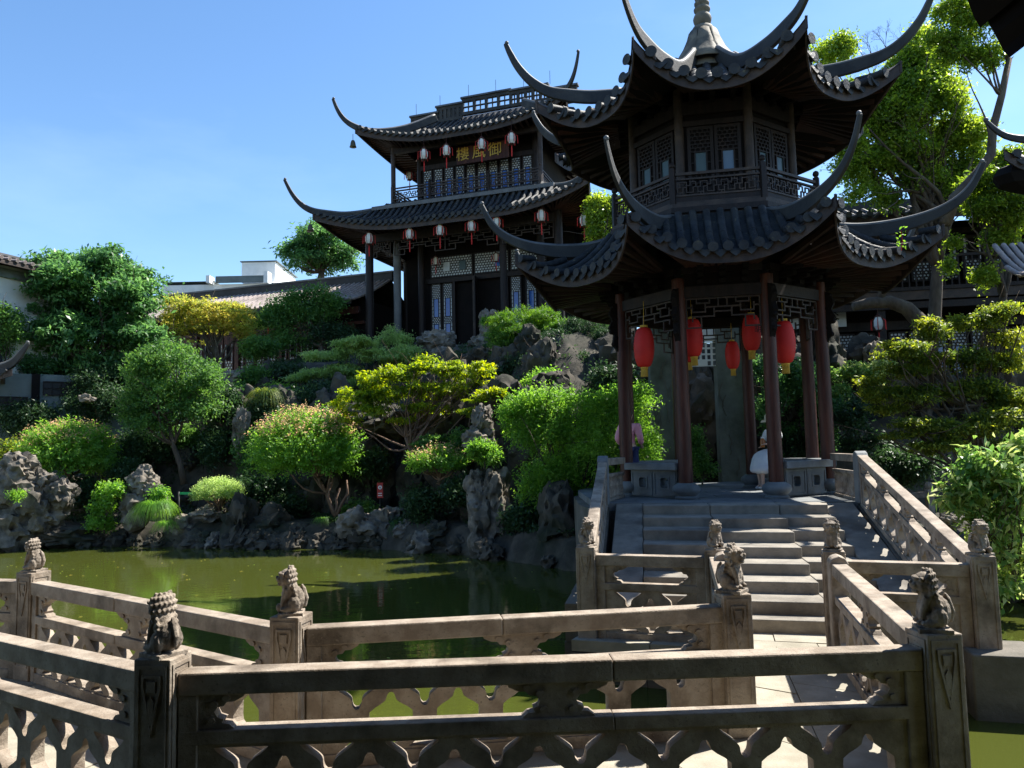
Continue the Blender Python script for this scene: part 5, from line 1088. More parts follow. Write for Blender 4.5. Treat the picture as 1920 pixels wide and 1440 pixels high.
for px, pt, D, lab, sc in ((1207, 614, 14.0, 'red cloth lantern hanging left of the front left column', 1.08), (1297, 598, 13.9, 'red lantern half hidden behind the front left column', 1.02), (1290, 622, 15.8, 'lower red lantern peeping out behind the front left column', .95), (1372, 640, 15.2, 'smallest red lantern in the middle of the pavilion opening', .82), (1408, 590, 14.0, 'red lantern with dark lettering left of the front right column', .98), (1468, 602, 13.6, 'large red lantern just right of the front right column', 1.12)):
    p = at(px, pt, D); t = thing('red_lantern', lab, 'lantern', tuple(p), 'red lanterns hanging in the pavilion')
    for n_, m_ in zip(('lantern_body', 'gold_collar', 'tassel'), RL): link(n_, m_, t)
    t.scale = (sc,) * 3; t.rotation_euler = (R_(random.uniform(-2, 2)), R_(random.uniform(-2, 2)), random.uniform(0, 6))
    if 'lettering' in lab:
        for i, ch in enumerate('胡'):
            me_o = text(ch, .15, Matrix.Identity(4), 'black', t, .002, 'painted_character'); me_o.matrix_basis = Matrix.Rotation(-t.rotation_euler.z + R_(8), 4, 'Z') @ Matrix.Translation((.045, -.172, -.3)) @ Matrix.Rotation(R_(90), 4, 'X')

# ================================================================== SIGN, BARRIER
sg = thing('warning_sign', 'small red notice board with a white round symbol on the rocks beside the cave mouth', 'sign', at(712, 930, 21.9).to_tuple())
pbox(sg, 'board', 707, 905, 718, 934, 21.9, .03, 'signred'); pbox(sg, 'stake', 711.5, 934, 713.5, 962, 21.92, .02, 'black')
p = at(712.5, 914, 21.88); b = MB(); b.plate([(.055 * math.cos(k * math.pi / 8), .055 * math.sin(k * math.pi / 8)) for k in range(16)], [], lambda x, n, z: p + Vector((x, n, z)), 0, .01); b.build('round_symbol', M['white'], sg)
b = MB(); b.plate([(-.012, -.03), (.012, -.03), (.02, .01), (0, .035), (-.02, .01)], [], lambda x, n, z: p + Vector((x, n - .006, z)), 0, .004); b.build('figure', M['signred'], sg)
for k in range(2): q = at(712.5, 925 + k * 4, 21.88); b = MB(); b.box((q.x, q.y, q.z), (.11, .008, .022)); b.build('text_line', M['white'], sg)
br = thing('tape_barrier', 'thin black post with a green tape stretched to the right beside the grass tuft', 'barrier', at(335, 975, 22.6).to_tuple())
a_, c_ = at(335, 978, 22.6), at(335, 922, 22.6); b = MB(); b.tube([a_, c_], .03, 8); b.build('post', M['black'], br, smooth=True)
a_, c_ = at(337, 925, 22.6), at(368, 925, 22.7); b = MB(); b.beam(a_, c_, .006, .07); b.build('green_tape', M['greentape'], br)

# ================================================================== PEOPLE
def skinned(name, joints, edges, m, parent, sub=2):
    """joints: list of (x,y,z,r[,r2]) local to the parent"""
    me = bpy.data.meshes.new(name); me.from_pydata([j[:3] for j in joints], edges, []); o = link(name, me, parent)
    k = o.modifiers.new('skin', 'SKIN'); k.use_smooth_shade = True; me.skin_vertices or None
    if not me.skin_vertices: me.attributes.new('skin_vertex', 'FLOAT', 'POINT') if False else None
    bm_ = bmesh.new(); bm_.from_mesh(me); ly = bm_.verts.layers.skin.verify(); bm_.verts.ensure_lookup_table()
    for i, v in enumerate(bm_.verts): r = joints[i][3]; r2 = joints[i][4] if len(joints[i]) > 4 else r; v[ly].radius = (r, r2)
    bm_.verts[0][ly].use_root = True; bm_.to_mesh(me); bm_.free()
    s_ = o.modifiers.new('sub', 'SUBSURF'); s_.levels = sub; s_.render_levels = sub
    bake(o); o.data.materials.clear(); o.data.materials.append(M[m]); o.data.polygons.foreach_set('use_smooth', [True] * len(o.data.polygons)); return o
def head(parent, c, yaw, hair=True, mask=False):
    """head on the neck, looking along yaw"""
    b = MB(); b.ball((0, 0, 0), (.088, .072, .112), 16, 12); b.ball((.078, 0, -.015), (.02, .013, .02), 8, 6); b.ball((.07, 0, -.06), (.018, .028, .01), 8, 6); b.ball((.05, 0, -.09), (.035, .04, .025), 8, 6)
    for s in (-1, 1): b.ball((-.005, s * .073, -.01), (.018, .01, .03), 8, 6)
    me = b.mesh('head', M['skin'], True); Mw = Matrix.Translation(c) @ Matrix.Rotation(yaw, 4, 'Z'); h = link('head', me, parent); h.matrix_basis = Mw
    e = MB()
    for s in (-1, 1): e.ball((.079, s * .028, .008), (.008, .013, .007), 6, 5)
    link('eyes', e.mesh('eyes', M['black'], True), h)
    if hair:
        e = MB(); e.ball((-.018, 0, .028), (.092, .084, .103), 14, 10); e.ball((-.06, 0, -.04), (.045, .07, .09), 10, 8); link('hair', e.mesh('hair', M['hair'], True), h)
    return h
def hand(w_, d, side):
    """palm and five fingers as extra joints continuing from the wrist w_"""
    w_, d, side = Vector(w_), Vector(d).normalized(), Vector(side).normalized(); up = d.cross(side); J = [tuple(w_ + d * .05) + (.026, .016)]; E_ = []
    for i, (o_, l) in enumerate(((-.024, .055), (-.008, .066), (.008, .062), (.024, .048))):
        a = w_ + d * .085 + side * o_; J.append(tuple(a) + (.0085,)); J.append(tuple(a + d * l * .6 + up * .008) + (.007,)); J.append(tuple(a + d * l + up * .022) + (.006,)); k = len(J); E_ += [(0, k - 3), (k - 3, k - 2), (k - 2, k - 1)]
    a = w_ + d * .03 - side * .032; J.append(tuple(a) + (.01,)); J.append(tuple(a + d * .035 - side * .015) + (.008,)); k = len(J); E_ += [(0, k - 2), (k - 2, k - 1)]
    return J, E_
def body(parent, P, mats=None):
    """one continuous skin body from named joints P (x forward, y left, z up)"""
    names = ['pelvis', 'waist', 'chest', 'neck', 'chin', 'shl', 'ell', 'wrl', 'shr', 'elr', 'wrr', 'hil', 'knl', 'anl', 'tol', 'hir', 'knr', 'anr', 'tor']
    rad = dict(pelvis=(.15, .11), waist=(.12, .09), chest=(.145, .10), neck=(.05, .05), chin=(.05, .05), shl=(.055,), shr=(.055,), ell=(.04,), elr=(.04,), wrl=(.026,), wrr=(.026,), hil=(.085,), hir=(.085,), knl=(.058,), knr=(.058,), anl=(.036,), anr=(.036,), tol=(.03,), tor=(.03,))
    J = [tuple(P[n]) + rad[n] for n in names]; ix = {n: i for i, n in enumerate(names)}
    E_ = [(ix[a], ix[b]) for a, b in (('pelvis', 'waist'), ('waist', 'chest'), ('chest', 'neck'), ('neck', 'chin'), ('chest', 'shl'), ('shl', 'ell'), ('ell', 'wrl'), ('chest', 'shr'), ('shr', 'elr'), ('elr', 'wrr'), ('pelvis', 'hil'), ('hil', 'knl'), ('knl', 'anl'), ('anl', 'tol'), ('pelvis', 'hir'), ('hir', 'knr'), ('knr', 'anr'), ('anr', 'tor'))]
    for wr, el in (('wrl', 'ell'), ('wrr', 'elr')):
        d = Vector(P[wr]) - Vector(P[el]); s_ = Vector((0, 1, 0)) if abs(d.normalized().y) < .8 else Vector((1, 0, 0)); s_ = (s_ - d.normalized() * s_.dot(d.normalized()))
        if wr == 'wrl': s_ = -s_
        hj, he = hand(P[wr], d, s_); k = len(J); J += hj; E_ += [(ix[wr], k)] + [(a + k, b + k) for a, b in he]
    return skinned('body', J, E_, 'skin', parent, 2)
def garment(name, parent, P, chain, grow, m, sub=2):
    names, J, E_ = [], [], []
    for a, b in chain:
        for n in (a, b):
            if n[0] not in names: names.append(n[0]); J.append(tuple(P[n[0]]) + tuple(n[1:]))
        E_.append((names.index(a[0]), names.index(b[0])))
    return skinned(name, J, E_, m, parent, sub)
STAND = dict(pelvis=(0, 0, .90), waist=(.0, 0, 1.05), chest=(0, 0, 1.27), neck=(.0, 0, 1.41), chin=(.01, 0, 1.47), shl=(0, .17, 1.34), ell=(-.02, .25, 1.10), wrl=(.14, .20, .96), shr=(0, -.17, 1.34), elr=(-.02, -.25, 1.10), wrr=(.14, -.2, .97), hil=(0, .09, .85), knl=(.02, .1, .47), anl=(-.02, .1, .08), tol=(.12, .11, .035), hir=(0, -.09, .85), knr=(.02, -.1, .47), anr=(-.02, -.1, .08), tor=(.12, -.11, .035))
def top_chain(P, ext=0): return [(('waist', .15, .12), ('chest', .17, .13)), (('chest',), ('shl', .075)), (('shl',), ('ell', .066)), (('ell',), ('cuffl', .058)), (('chest',), ('shr', .075)), (('shr',), ('elr', .066)), (('elr',), ('cuffr', .058)), (('waist',), ('hem', .185, .15))]
def standing(lab, loc, yaw, top, legs, P=STAND, hairy=True, h=1.0):
    t = thing('person', lab, 'person', tuple(loc)); t.rotation_euler.z = yaw
    P = dict(P); P['cuffl'] = tuple(Vector(P['ell']).lerp(Vector(P['wrl']), .85)); P['cuffr'] = tuple(Vector(P['elr']).lerp(Vector(P['wrr']), .85)); P['hem'] = tuple(Vector(P['pelvis']) - Vector((0, 0, .02)))
    body(t, P); head(t, Vector(P['chin']) + Vector((.02, 0, .10)), 0)
    garment('jacket', t, P, [(a if len(a) > 1 else a, b) for a, b in top_chain(P)], 0, top)
    garment('trousers', t, P, [(('pelvis', .155, .12), ('hil', .105)), (('hil',), ('knl', .085)), (('knl',), ('anl', .06)), (('pelvis',), ('hir', .105)), (('hir',), ('knr', .085)), (('knr',), ('anr', .06))], 0, legs)
    t.scale = (h,) * 3; return t
standing('person in a pink jacket and dark trousers standing behind the left red column', (2.32, 15.45, FZ), R_(60), 'pink', 'navy')
standing('person in a dark striped shirt looking down beside the tan rock', (at(1593, 700, 21.6).x, 21.6, 2.68), R_(-120), 'stripe', 'navy', h=1.03)
standing('person in a white top on the rockery below the right hall windows', (at(1568, 700, 21.3).x, 21.3, 2.45), R_(-60), 'whitecloth', 'navy', h=1.0)
# seated woman
SIT = dict(pelvis=(0, 0, .72), waist=(-.01, 0, .88), chest=(.0, 0, 1.10), neck=(.02, 0, 1.24), chin=(.04, 0, 1.30), shl=(0, .16, 1.17), ell=(.06, .23, .93), wrl=(.27, .12, .93), shr=(0, -.16, 1.17), elr=(.04, -.24, .94), wrr=(.24, -.10, .88), hil=(.03, .09, .70), knl=(.43, .10, .67), anl=(.42, .08, .22 - .12), tol=(.52, .1, .04), hir=(.03, -.09, .70), knr=(.43, -.06, .67), anr=(.36, -.05, .10), tor=(.47, -.03, .04))
sw = thing('person', 'woman in a white dress and straw hat sitting on the bench holding a drink bottle', 'person', (5.45, 16.2, FZ)); sw.rotation_euler.z = R_(207)
SIT = dict(SIT); SIT['cuffl'] = tuple(Vector(SIT['shl']).lerp(Vector(SIT['ell']), .7)); SIT['cuffr'] = tuple(Vector(SIT['shr']).lerp(Vector(SIT['elr']), .7))
body(sw, SIT); hd = head(sw, Vector(SIT['chin']) + Vector((.02, 0, .09)), R_(5))
garment('blouse', sw, SIT, [(('waist', .13, .105), ('chest', .155, .12)), (('chest',), ('shl', .085)), (('shl',), ('cuffl', .10)), (('chest',), ('shr', .085)), (('shr',), ('cuffr', .10)), (('waist',), ('pelvis', .15, .13))], 0, 'whitecloth')
SIT['km'] = (.36, .02, .665); SIT['sh'] = (.42, .02, .46); SIT['hem'] = (.44, .02, .30)
sk = garment('skirt', sw, SIT, [(('pelvis', .19, .14), ('km', .205, .175)), (('km',), ('sh', .215, .18)), (('sh',), ('hem', .24, .20))], 0, 'whitecloth')
for v in sk.data.vertices: v.co += Vector((.02 * math.sin(v.co.y * 46), 0, .012 * noise.noise(v.co * 14))) * (1.0 if v.co.x > .25 else .3)
b = MB(); b.lathe((0, 0, 0), [(.20, -.045), (.17, -.01), (.115, .0), (.105, .06), (.09, .10), (.05, .12), (.005, .125)], 24); me = b.mesh('sun_hat', M['straw'], True); o = link('sun_hat', me, sw); o.location = Vector(SIT['chin']) + Vector((.02, 0, .15)); o.rotation_euler = (0, R_(8), 0)
b = MB()
for s in (-1, 1): b.ball((.47 if s > 0 else .42, .09 * s if s > 0 else -.04, .035), (.10, .04, .035), 10, 6); 
link('shoes', b.mesh('shoes', M['whitecloth'], True), sw)
bt = thing('drink_bottle', 'bottle of amber iced tea in the seated woman’s hands', 'bottle', tuple(sw.location + Matrix.Rotation(sw.rotation_euler.z, 3, 'Z') @ Vector((.31, .01, .86))))
b = MB(); b.lathe((0, 0, 0), [(.045, 0), (.048, .02), (.048, .16), (.03, .19)], 12); link('cup', b.mesh('cup', M['tea'], True), bt); b = MB(); b.lathe((0, 0, .19), [(.03, 0), (.03, .03)], 12); link('lid', b.mesh('lid', M['white'], True), bt)

# ================================================================== TREES AND PLANTS
def plant(name, label, cat, base, lobes, D, ncl, per, rc, L, W, m, bark='bark', trunkpts=None, tr=.12, ntips=8, group=None, r1=.035, twigs=1, **kw):
    """lobes: (px, py, rx, ry[, dD]) in photo pixels at depth D; base: (px, py)"""
    B = at(base[0], base[1], D); t = thing(name, label, cat, tuple(B), group)
    LB = []; SUB = []
    for l in lobes:
        d = D + (l[4] if len(l) > 4 else 0); c = at(l[0], l[1], d); rx, ry = px2m(l[2], d), px2m(l[3], d); dy = max(.5 * rx, min(rx, 1.4 * ry)); LB.append((c, (rx * .72, dy * .72, ry * .72)))
        for _ in range(5):      # knobbly outline: smaller lobes riding on the main one
            q = unit(1)[0]; q[2] = abs(q[2]) if rng.random() < .75 else q[2]; k = rng.uniform(.3, .5); SUB.append((c + Vector((q[0] * rx * .72, q[1] * dy * .72, q[2] * ry * .72)), (rx * k, dy * k, ry * k * 1.1)))
    o, cc = foliage(LB + SUB, ncl, per, rc, L, W, M[m], t, **kw)
    tp = [at(*p) if len(p) == 3 else at(p[0], p[1], D) for p in (trunkpts or [base, (base[0] + 3, base[1] - 30)])]
    n = len(tp); tips = [c.lerp(Vector(tuple(cc[rng.integers(0, len(cc))])), .3) for c, r in LB] + [Vector(tuple(cc[rng.integers(0, len(cc))])) for _ in range(ntips)]
    trunk(t, tp, [tr * (1 - .5 * i / max(1, n - 1)) for i in range(n)], tips, r1, bark, twigs)
    return t
# left to centre
plant('evergreen_tree', 'large dark evergreen tree with a domed crown in front of the white walled house', 'tree', (170, 790),
      [(105, 590, 90, 85), (165, 550, 95, 70), (235, 590, 72, 90), (75, 660, 80, 60), (170, 650, 110, 85), (250, 650, 60, 65), (215, 520, 62, 45), (125, 520, 68, 42), (150, 705, 125, 36), (50, 600, 46, 50)], 28, 1250, 42, .36, .21, .085, 'leaf_evergreen', trunkpts=[(172, 800), (168, 740), (172, 680)], tr=.2, flat=.55, up=.9, inner=.25)
plant('maple_tree', 'orange and yellow maple standing before the gallery roof', 'tree', (410, 700),
      [(370, 590, 60, 30), (330, 575, 35, 20), (425, 600, 50, 35), (395, 620, 80, 28), (462, 630, 26, 30), (290, 632, 40, 16), (350, 600, 45, 40), (440, 585, 30, 20)], 30.5, 400, 36, .30, .13, .055, 'leaf_orange', trunkpts=[(405, 720), (408, 680), (400, 650)], tr=.12, flat=.4, up=.8, twigs=3)
plant('broadleaf_tree', 'mid green round tree with a forked thin trunk above the pond path', 'tree', (345, 905),
      [(325, 690, 80, 42), (275, 725, 55, 40), (375, 735, 55, 50), (320, 770, 90, 50), (275, 800, 55, 35), (255, 770, 35, 30), (385, 775, 38, 28), (320, 660, 40, 18)], 24.5, 640, 40, .27, .12, .05, 'leaf_mid', 'bark', trunkpts=[(345, 908), (338, 870), (325, 835), (318, 800)], tr=.11, flat=.7, twigs=2)
plant('broadleaf_tree', 'dense blue green tree rising behind the gallery ridge', 'tree', (600, 540),
      [(600, 462, 60, 36), (560, 478, 34, 34), (640, 482, 36, 26), (600, 495, 75, 25)], 43, 300, 36, .5, .26, .10, 'leaf_evergreen', tr=.3, flat=.6)
plant('broadleaf_tree', 'small leafy tree before the gallery windows left of the hall columns', 'tree', (600, 690),
      [(545, 580, 50, 28), (595, 565, 45, 25), (520, 610, 35, 25), (575, 600, 50, 22), (630, 575, 25, 18), (540, 650, 55, 25)], 31.4, 330, 34, .32, .14, .06, 'leaf_mid', trunkpts=[(610, 690), (602, 650), (590, 615)], tr=.12, twigs=2)
plant('weeping_maple', 'pale green weeping maple with layered drooping pads below the gallery', 'tree', (640, 790),
      [(610, 672, 48, 16), (665, 648, 52, 18), (590, 708, 40, 14), (640, 700, 50, 16), (705, 675, 45, 18), (610, 735, 45, 16), (670, 725, 55, 20), (650, 755, 50, 18), (560, 712, 18, 8)], 27, 760, 40, .24, .13, .034, 'leaf_pale', flat=.35, up=.7, droop=.9, low=.1, tr=.09)
plant('boxwood_shrub', 'pale bristly shrub behind the top of the weeping maple, left of the hall doors', 'shrub', (735, 690),
      [(735, 648, 30, 28), (715, 660, 25, 20), (757, 640, 16, 16)], 28, 260, 24, .16, .10, .03, 'leaf_pale', star=True, tr=.05)
plant('maple_tree', 'wide bright yellow green maple with pale spreading branches over the cave mouth', 'tree', (775, 870),
      [(700, 722, 34, 24), (660, 748, 40, 22), (745, 712, 44, 26), (800, 694, 40, 24), (850, 708, 36, 22), (905, 696, 28, 22), (720, 752, 40, 18), (930, 725, 20, 14), (740, 742, 75, 18), (820, 735, 70, 18), (880, 732, 42, 16), (690, 775, 50, 22), (790, 770, 60, 12), (648, 790, 34, 18), (640, 760, 26, 16), (760, 790, 26, 8), (850, 690, 30, 14), (780, 694, 30, 12), (905, 752, 34, 12)], 21.6, 640, 30, .17, .105, .048, 'leaf_yellow', 'palebark',
      trunkpts=[(775, 868), (768, 840), (760, 820)], tr=.07, flat=.45, up=.8, droop=.35, inner=.55, ntips=16, r1=.02, twigs=3, low=.3)
plant('maple_sapling', 'low green maple spray in front of the pale branches of the yellow maple', 'tree', (835, 875),
      [(812, 828, 28, 10), (835, 840, 26, 10), (790, 838, 22, 9)], 20.8, 90, 30, .15, .09, .04, 'leaf_mid', flat=.35, up=.9, tr=.03)
plant('maple_sapling', 'small yellow green maple branch over the perched sunlit rock', 'tree', (880, 800), [(905, 745, 34, 12), (880, 775, 22, 9), (930, 738, 20, 9)], 20.6, 110, 30, .14, .09, .04, 'leaf_yellow', flat=.35, up=.9, tr=.03)
def shootbush(name, label, c, D, rx, ry, n, per, shoot, L, W, m, pink=.3, base=None, forks=6, group=None, dome=.2):
    C = at(c[0], c[1], D); RX, RY = px2m(rx, D), px2m(ry, D); B = at(base[0], base[1], D) if base else C - Vector((0, 0, RY))
    t = thing(name, label, 'shrub', tuple(B), group); u = unit(n); u[:, 2] = np.where((u[:, 2] < -dome), -u[:, 2] * .6, u[:, 2]); u /= np.linalg.norm(u, axis=1, keepdims=True)
    st = np.array(C) + u * np.array([RX, RX * .9, RY]) * rng.uniform(.55, .88, n)[:, None]; d = u * .8 + np.array([0, 0, .55]) + rng.normal(size=(n, 3)) * .22; d /= np.linalg.norm(d, axis=1, keepdims=True)
    ln = shoot * rng.uniform(.6, 1.3, n); k = np.linspace(0, 1, per)
    P = st[:, None, :] + d[:, None, :] * (ln[:, None] * k)[:, :, None]; P[:, :, 2] -= (k ** 2 * .12 * shoot)[None, :]
    N = n * per; side = np.cross(d, rng.normal(size=(n, 3))); side /= np.linalg.norm(side, axis=1, keepdims=True); sg = np.where(np.arange(per) % 2 == 0, 1, -1)
    Dr = d[:, None, :] * .6 + side[:, None, :] * sg[None, :, None] + rng.normal(size=(n, per, 3)) * .35; Pc = P + Dr * L * .45
    Nn = np.tile(np.array([0, 0, 1.]), (N, 1)) + rng.normal(size=(N, 3)) * .5 + u.repeat(per, 0) * .5
    tip = (np.tile(k, (n, 1)) > .74) & ((u[:, 2] > .3) & (rng.random(n) < pink * 1.6))[:, None]; tip = tip.ravel()
    Pc, Dr = Pc.reshape(-1, 3), Dr.reshape(-1, 3); Ls = L * rng.uniform(.7, 1.2, N); o = root_loc(t)
    link('crown', leaf_mesh('crown', Pc[~tip], Dr[~tip], Nn[~tip], Ls[~tip], W, M[m], o), t)
    if tip.any(): (lambda o_: o_.__setitem__('kind', 'stuff'))(link('flower_tips', leaf_mesh('flower_tips', Pc[tip], Dr[tip], Nn[tip], Ls[tip] * .8, W * .8, M['leaf_pink'], o), t))
    tips = [C + Vector(tuple(u[i] * np.array([RX, RX * .9, RY]) * .7)) for i in range(forks * 3)]
    trunk(t, [B, B.lerp(C, .35) + Vector((.05, 0, 0)), B.lerp(C, .6)], [.07, .05, .04], tips, .02, 'palebark', 1); return t
shootbush('pink_tipped_shrub', 'large round shrub with pink shoots on reddish forked stems in the middle of the shore', (575, 848), 21.8, 96, 72, 2300, 13, .46, .10, .042, 'leaf_bright', .45, (628, 968), dome=.62)
shootbush('pink_tipped_shrub', 'round clipped shrub with pink shoots behind the pitted rock pile on the left', (128, 858), 24, 80, 54, 1800, 12, .50, .12, .045, 'leaf_bright', .32, dome=.6)
shootbush('pink_tipped_shrub', 'smaller pink tipped shrub below the yellow maple right of the cave mouth', (822, 880), 20.4, 50, 28, 460, 12, .42, .09, .035, 'leaf_bright', .5)
shootbush('clipped_shrub', 'small pale green ball shaped bush on the sunlit stone slab', (408, 932), 22.3, 50, 36, 1500, 7, .14, .055, .026, 'leaf_pale', 0, (408, 968))
# forked reddish stems
fs = thing('forked_stems', 'bare reddish forked stems of a crape myrtle under the large round pink tipped shrub', 'tree', at(630, 968, 21.5).to_tuple())
for pts in ([(630, 968), (622, 950), (615, 930), (620, 905)], [(632, 966), (640, 945), (652, 925), (650, 900)], [(628, 966), (632, 950), (630, 935), (638, 915)]):
    b = MB(); b.tube([at(x, y, 21.5) for x, y in pts], [.05, .04, .032, .022], 8); b.build('stem', M['palebark'], fs, smooth=True)
def grass(name, label, c, D, rx, ry, n, ln, m, cat='grass', stuff=False):
    C = at(c[0], c[1], D); t = thing(name, label, cat, tuple(C)) ; RX = px2m(rx, D); mats = []
    V, F = [], []
    for i in range(n):
        a = random.uniform(0, 6.28); r = random.random() ** .5 * RX * .35; p = C + Vector((r * math.cos(a), r * math.sin(a), 0)); l = ln * random.uniform(.6, 1.15); o = Vector((math.cos(a), math.sin(a), 0)); s_ = Vector((-o.y, o.x, 0)) * .008
        sp_ = random.uniform(.3, 1); pr = [p + o * (l * sp_ * t_ * .7) + Vector((0, 0, l * (1.0 * t_ - (.55 + sp_ * .9) * t_ * t_))) for t_ in (0, .25, .5, .75, 1)]
        k = len(V)
        for j, q in enumerate(pr): w_ = 1 - j * .22; V += [q - s_ * w_, q + s_ * w_]
        F += [(k + 2 * j, k + 2 * j + 1, k + 2 * j + 3, k + 2 * j + 2) for j in range(4)]
    b = MB(); b.add(V, F); b.build('blades', M[m], t, fix=False); return t
grass('grass_tuft', 'drooping bright grass tuft spilling toward the water beside the weathered rock', (292, 955), 22.0, 45, 40, 1100, .95, 'leaf_bright')
grass('grass_tuft', 'lower small grass tuft at the foot of the drooping one', (310, 985), 21.7, 25, 20, 400, .5, 'leaf_bright')
grass('grass_tuft', 'dark grass tuft under the cave mouth shore rocks', (745, 985), 20.9, 25, 20, 400, .6, 'leaf_mid')
grass('grass_tuft', 'grassy clump hanging beside the slender rock pillar', (500, 745), 25.0, 40, 40, 900, 1.0, 'leaf_olive')
grass('grass_tuft', 'green grass growing at the foot of the forked stems', (606, 975), 21.4, 30, 14, 400, .35, 'leaf_mid')
plant('ivy', 'yellow green ivy climbing left of the weathered rock with holes', 'plant', (195, 1000), [(190, 960, 26, 42), (215, 925, 22, 20), (300, 930, 18, 18), (185, 985, 22, 24)], 22.3, 170, 30, .16, .09, .06, 'leaf_bright', tr=.03)
plant('ivy', 'small moss green ivy patch in a hollow of the pitted rock pile', 'plant', (30, 940), [(30, 932, 14, 9)], 21.3, 24, 30, .12, .06, .04, 'leaf_bright', tr=.02, ntips=1)
plant('pine_tree', 'bright green pine foliage beside the hall doorway rocks', 'tree', (985, 720),
      [(965, 608, 60, 30), (940, 640, 36, 30), (1000, 630, 60, 32), (965, 665, 60, 26), (1015, 598, 36, 18), (1040, 620, 30, 20)], 25, 760, 44, .15, .13, .018, 'leaf_pine', star=True, flat=.6, tr=.12, up=.6, trunkpts=[(1000, 730), (990, 690), (985, 650)])
plant('pine_tree', 'dark layered pine behind the left red column', 'tree', (1080, 780),
      [(1060, 640, 60, 22), (1110, 655, 60, 24), (1030, 690, 70, 30), (1100, 700, 70, 25), (1140, 680, 35, 20), (1090, 615, 45, 16), (1135, 640, 40, 26), (1050, 660, 50, 22), (985, 680, 40, 20), (1050, 720, 70, 18)], 24, 1000, 40, .19, .13, .022, 'leaf_dark', star=True, flat=.5, tr=.14, up=.6, trunkpts=[(1090, 790), (1080, 730), (1070, 680)], twigs=2)
plant('green_shrub', 'large fresh green leafy shrub left of the pavilion columns', 'shrub', (1060, 1000),
      [(1010, 765, 60, 34), (1080, 765, 70, 36), (1180, 760, 55, 38), (1140, 790, 60, 50), (985, 810, 40, 40), (1030, 830, 70, 60), (1110, 860, 75, 70), (1040, 900, 60, 50), (1080, 950, 45, 30), (1195, 850, 40, 60), (1000, 930, 36, 40), (1150, 930, 50, 40), (960, 790, 24, 30)], 18.2, 1600, 34, .22, .085, .034, 'leaf_bright', tr=.06, twigs=2, inner=.2, up=.6)
plant('fern', 'bright feathery fern on the ledge above the tall pitted rock', 'plant', (908, 880), [(905, 842, 26, 12), (918, 858, 26, 16), (890, 850, 18, 8)], 19, 110, 32, .14, .11, .03, 'leaf_bright', star=True, up=.8, tr=.02)
plant('green_shrub', 'leafy shrub seen through the pavilion between the front columns', 'shrub', (1315, 930), [(1310, 860, 22, 34), (1322, 885, 18, 22), (1300, 825, 16, 22)], 18.2, 130, 30, .16, .08, .034, 'leaf_mid', tr=.03)
plant('broadleaf_tree', 'bright sunlit tree seen in the gap between the hall and the pavilion', 'tree', (1125, 520), [(1124, 385, 22, 22), (1128, 420, 30, 28), (1118, 445, 20, 16), (1150, 400, 25, 30)], 27.5, 260, 34, .2, .12, .07, 'leaf_camphor', tr=.1, inner=.15)
# more shaded greenery over the slope
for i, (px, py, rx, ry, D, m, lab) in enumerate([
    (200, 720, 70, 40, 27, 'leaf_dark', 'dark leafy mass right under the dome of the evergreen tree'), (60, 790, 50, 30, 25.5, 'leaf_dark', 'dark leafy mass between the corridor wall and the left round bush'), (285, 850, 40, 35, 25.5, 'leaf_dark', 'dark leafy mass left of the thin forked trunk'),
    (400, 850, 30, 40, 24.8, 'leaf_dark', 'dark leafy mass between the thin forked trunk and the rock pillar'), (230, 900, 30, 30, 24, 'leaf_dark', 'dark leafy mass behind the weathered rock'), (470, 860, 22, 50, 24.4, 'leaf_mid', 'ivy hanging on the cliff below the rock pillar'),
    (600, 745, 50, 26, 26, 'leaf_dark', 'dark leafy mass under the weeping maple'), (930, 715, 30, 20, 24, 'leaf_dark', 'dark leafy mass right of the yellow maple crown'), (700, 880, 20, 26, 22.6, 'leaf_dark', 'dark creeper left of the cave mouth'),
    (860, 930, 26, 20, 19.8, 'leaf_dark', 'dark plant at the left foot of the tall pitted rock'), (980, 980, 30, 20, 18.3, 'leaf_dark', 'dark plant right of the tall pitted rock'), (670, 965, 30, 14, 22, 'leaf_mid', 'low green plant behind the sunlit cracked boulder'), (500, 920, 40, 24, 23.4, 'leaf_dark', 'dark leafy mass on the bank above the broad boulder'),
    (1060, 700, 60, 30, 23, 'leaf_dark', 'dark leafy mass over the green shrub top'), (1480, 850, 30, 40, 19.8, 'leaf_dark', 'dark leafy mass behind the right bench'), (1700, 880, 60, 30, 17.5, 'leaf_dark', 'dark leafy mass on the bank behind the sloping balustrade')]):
    plant('dark_shrub', lab, 'shrub', (px, py + ry), [(px, py, rx, ry), (px + rx * .4, py - ry * .3, rx * .5, ry * .6)], D, int(70 + rx * ry / 18), 32, .28, .12, .05, m, tr=.04, ntips=3, group='dark shrubs growing over the shaded rockery')
